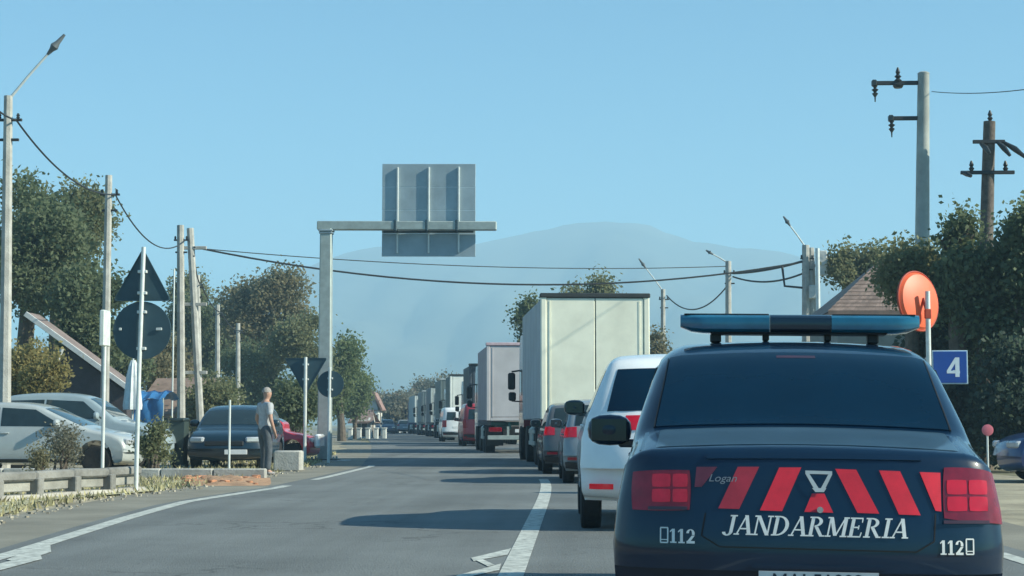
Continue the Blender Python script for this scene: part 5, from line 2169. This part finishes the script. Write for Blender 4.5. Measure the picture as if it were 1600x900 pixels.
# ------------------------------------------------------------------ person
def skin_obj(name, nodes, edges, m, parent, sub=2):
    """nodes: list of (x,y,z,r) ; a continuous skinned body, evaluated to a mesh"""
    me = bpy.data.meshes.new(name)
    me.from_pydata([n[:3] for n in nodes], edges, [])
    o = bpy.data.objects.new(name, me)
    COL.objects.link(o)
    sk = o.modifiers.new('skin', 'SKIN')
    for i, n in enumerate(nodes):
        r = n[3]
        r = r if isinstance(r, tuple) else (r, r)
        me.skin_vertices[0].data[i].radius = r
        me.skin_vertices[0].data[i].use_root = (i == 0)
    sb = o.modifiers.new('sub', 'SUBSURF')
    sb.levels = sub
    sb.render_levels = sub
    dg = bpy.context.evaluated_depsgraph_get()
    m2 = bpy.data.meshes.new_from_object(o.evaluated_get(dg))
    o.modifiers.clear()
    o.data = m2
    m2.materials.clear()
    m2.materials.append(m)
    m2.shade_smooth()
    o.parent = parent
    return o


def person():
    Z = 35.4
    b = P(413, 738, Z)
    t = thing('person', 'man in pale grey shirt and dark trousers standing beside the near black car', 'person', (b.x, Z, 0), R(-50))
    skin = mat('skin', (.42, .25, .18), .6, 0, .08, 10)
    # faces local -y is front?  front is +y ; feet apart along x, slight walk stance
    N, E = [], []

    def add(x, y, z, r, par=None):
        N.append((x, y, z, r))
        if par is not None:
            E.append((par, len(N) - 1))
        return len(N) - 1
    pel = add(0, 0, .95, (.145, .11))
    waist = add(0, .0, 1.10, (.135, .10), pel)
    chest = add(0, .02, 1.30, (.165, .115), waist)
    up = add(0, .01, 1.44, (.13, .09), chest)
    neck = add(0, .03, 1.53, .055, up)
    h0 = add(0, .05, 1.60, (.068, .075), neck)
    h1 = add(0, .055, 1.68, (.078, .095), h0)
    h2 = add(0, .045, 1.755, (.06, .07), h1)
    nose = add(0, .155, 1.665, .012, h1)
    for sg in (-1, 1):
        ear = add(sg * .085, .04, 1.67, .014, h1)
        sh = add(sg * .18, 0, 1.43, .062, up)
        el = add(sg * .25, -.03 + .02 * sg, 1.15, .045, sh)
        wr = add(sg * .24, .08, .92, .03, el)
        pm = add(sg * .235, .10, .87, (.038, .018), wr)
        pe = add(sg * .232, .115, .83, (.04, .016), pm)
        for k, (dx, ln) in enumerate(((-.03, .055), (-.01, .07), (.01, .065), (.028, .05))):
            f1 = add(sg * .23 + dx, .125 + .004 * k, .80, .0095, pe)
            f2 = add(sg * .225 + dx, .128, .80 - ln * .6, .009, f1)
            add(sg * .218 + dx, .118, .80 - ln, .008, f2)
        th = add(sg * .20, .135, .85, .011, pm)
        add(sg * .195, .15, .815, .010, th)
        hp = add(sg * .10, 0, .86, .095, pel)
        kn = add(sg * .12, .03 * (1 if sg > 0 else 2.2), .48, .062, hp)
        an = add(sg * .13, -.01 + (.06 if sg < 0 else 0), .10, .042, kn)
        add(sg * .14, .10 + (.06 if sg < 0 else 0), .04, .04, an)
    body = skin_obj('body', N, E, skin, t)
    # shirt
    N, E = [], []
    a = add(0, 0, .84, (.18, .145))
    a1 = add(0, 0, 1.10, (.16, .125), a)
    a2 = add(0, .02, 1.30, (.185, .135), a1)
    a3 = add(0, .01, 1.44, (.145, .10), a2)
    add(0, .02, 1.50, .07, a3)
    for sg in (-1, 1):
        sh = add(sg * .18, 0, 1.43, .078, a3)
        add(sg * .235, -.02, 1.20, .066, sh)
    skin_obj('shirt', N, E, mat('pale_shirt', (.38, .40, .42), .85, 0, .15, 12, bump=.3), body)
    N, E = [], []
    top_ = add(0, 0, 1.10, (.15, .115))
    a = add(0, 0, .93, (.165, .13), top_)
    for sg in (-1, 1):
        hp = add(sg * .10, 0, .86, .108, a)
        kn = add(sg * .12, .03 * (1 if sg > 0 else 2.2), .48, .082, hp)
        add(sg * .13, -.01 + (.06 if sg < 0 else 0), .08, .07, kn)
    skin_obj('trousers', N, E, mat('dark_trousers', (.07, .085, .10), .85, 0, .2, 10, bump=.3), body)
    for sg in (-1, 1):
        N, E = [], []
        oy = (.06 if sg < 0 else 0)
        a = add(sg * .13, -.03 + oy, .055, .05)
        a = add(sg * .135, .06 + oy, .045, (.048, .04), a)
        add(sg * .14, .17 + oy, .035, (.042, .03), a)
        skin_obj('shoe', N, E, mat('shoe_grey', (.25, .24, .24), .6), body, 1)
    m = MB()
    g = []
    for j in range(9):
        ph = math.pi * .52 * j / 8
        g.append([(.088 * math.sin(ph) * math.cos(2 * math.pi * i / 20), .035 + .102 * math.sin(ph) * math.sin(2 * math.pi * i / 20), 1.70 + .105 * math.cos(ph)) for i in range(21)])
    m.grid(g)
    m.build('hair', mat('grey_hair', (.30, .28, .26), .8, 0, .2, 40, bump=.5, bscale=80), body)
    m = MB()
    for sg in (-1, 1):
        m.lathe([(.012, 0), (.010, .006)], (sg * .03, .148, 1.695), 'y', 10)
    m.build('eye', M_BLACK, body)


build_ground()
grass_tufts()
verge_gravel()
mountain()
police()
queue()
parked_left()
signs()
gantry()
poles()
mirror_and_blue_sign()
parapet()
buildings()
vegetation()
person()
haze()
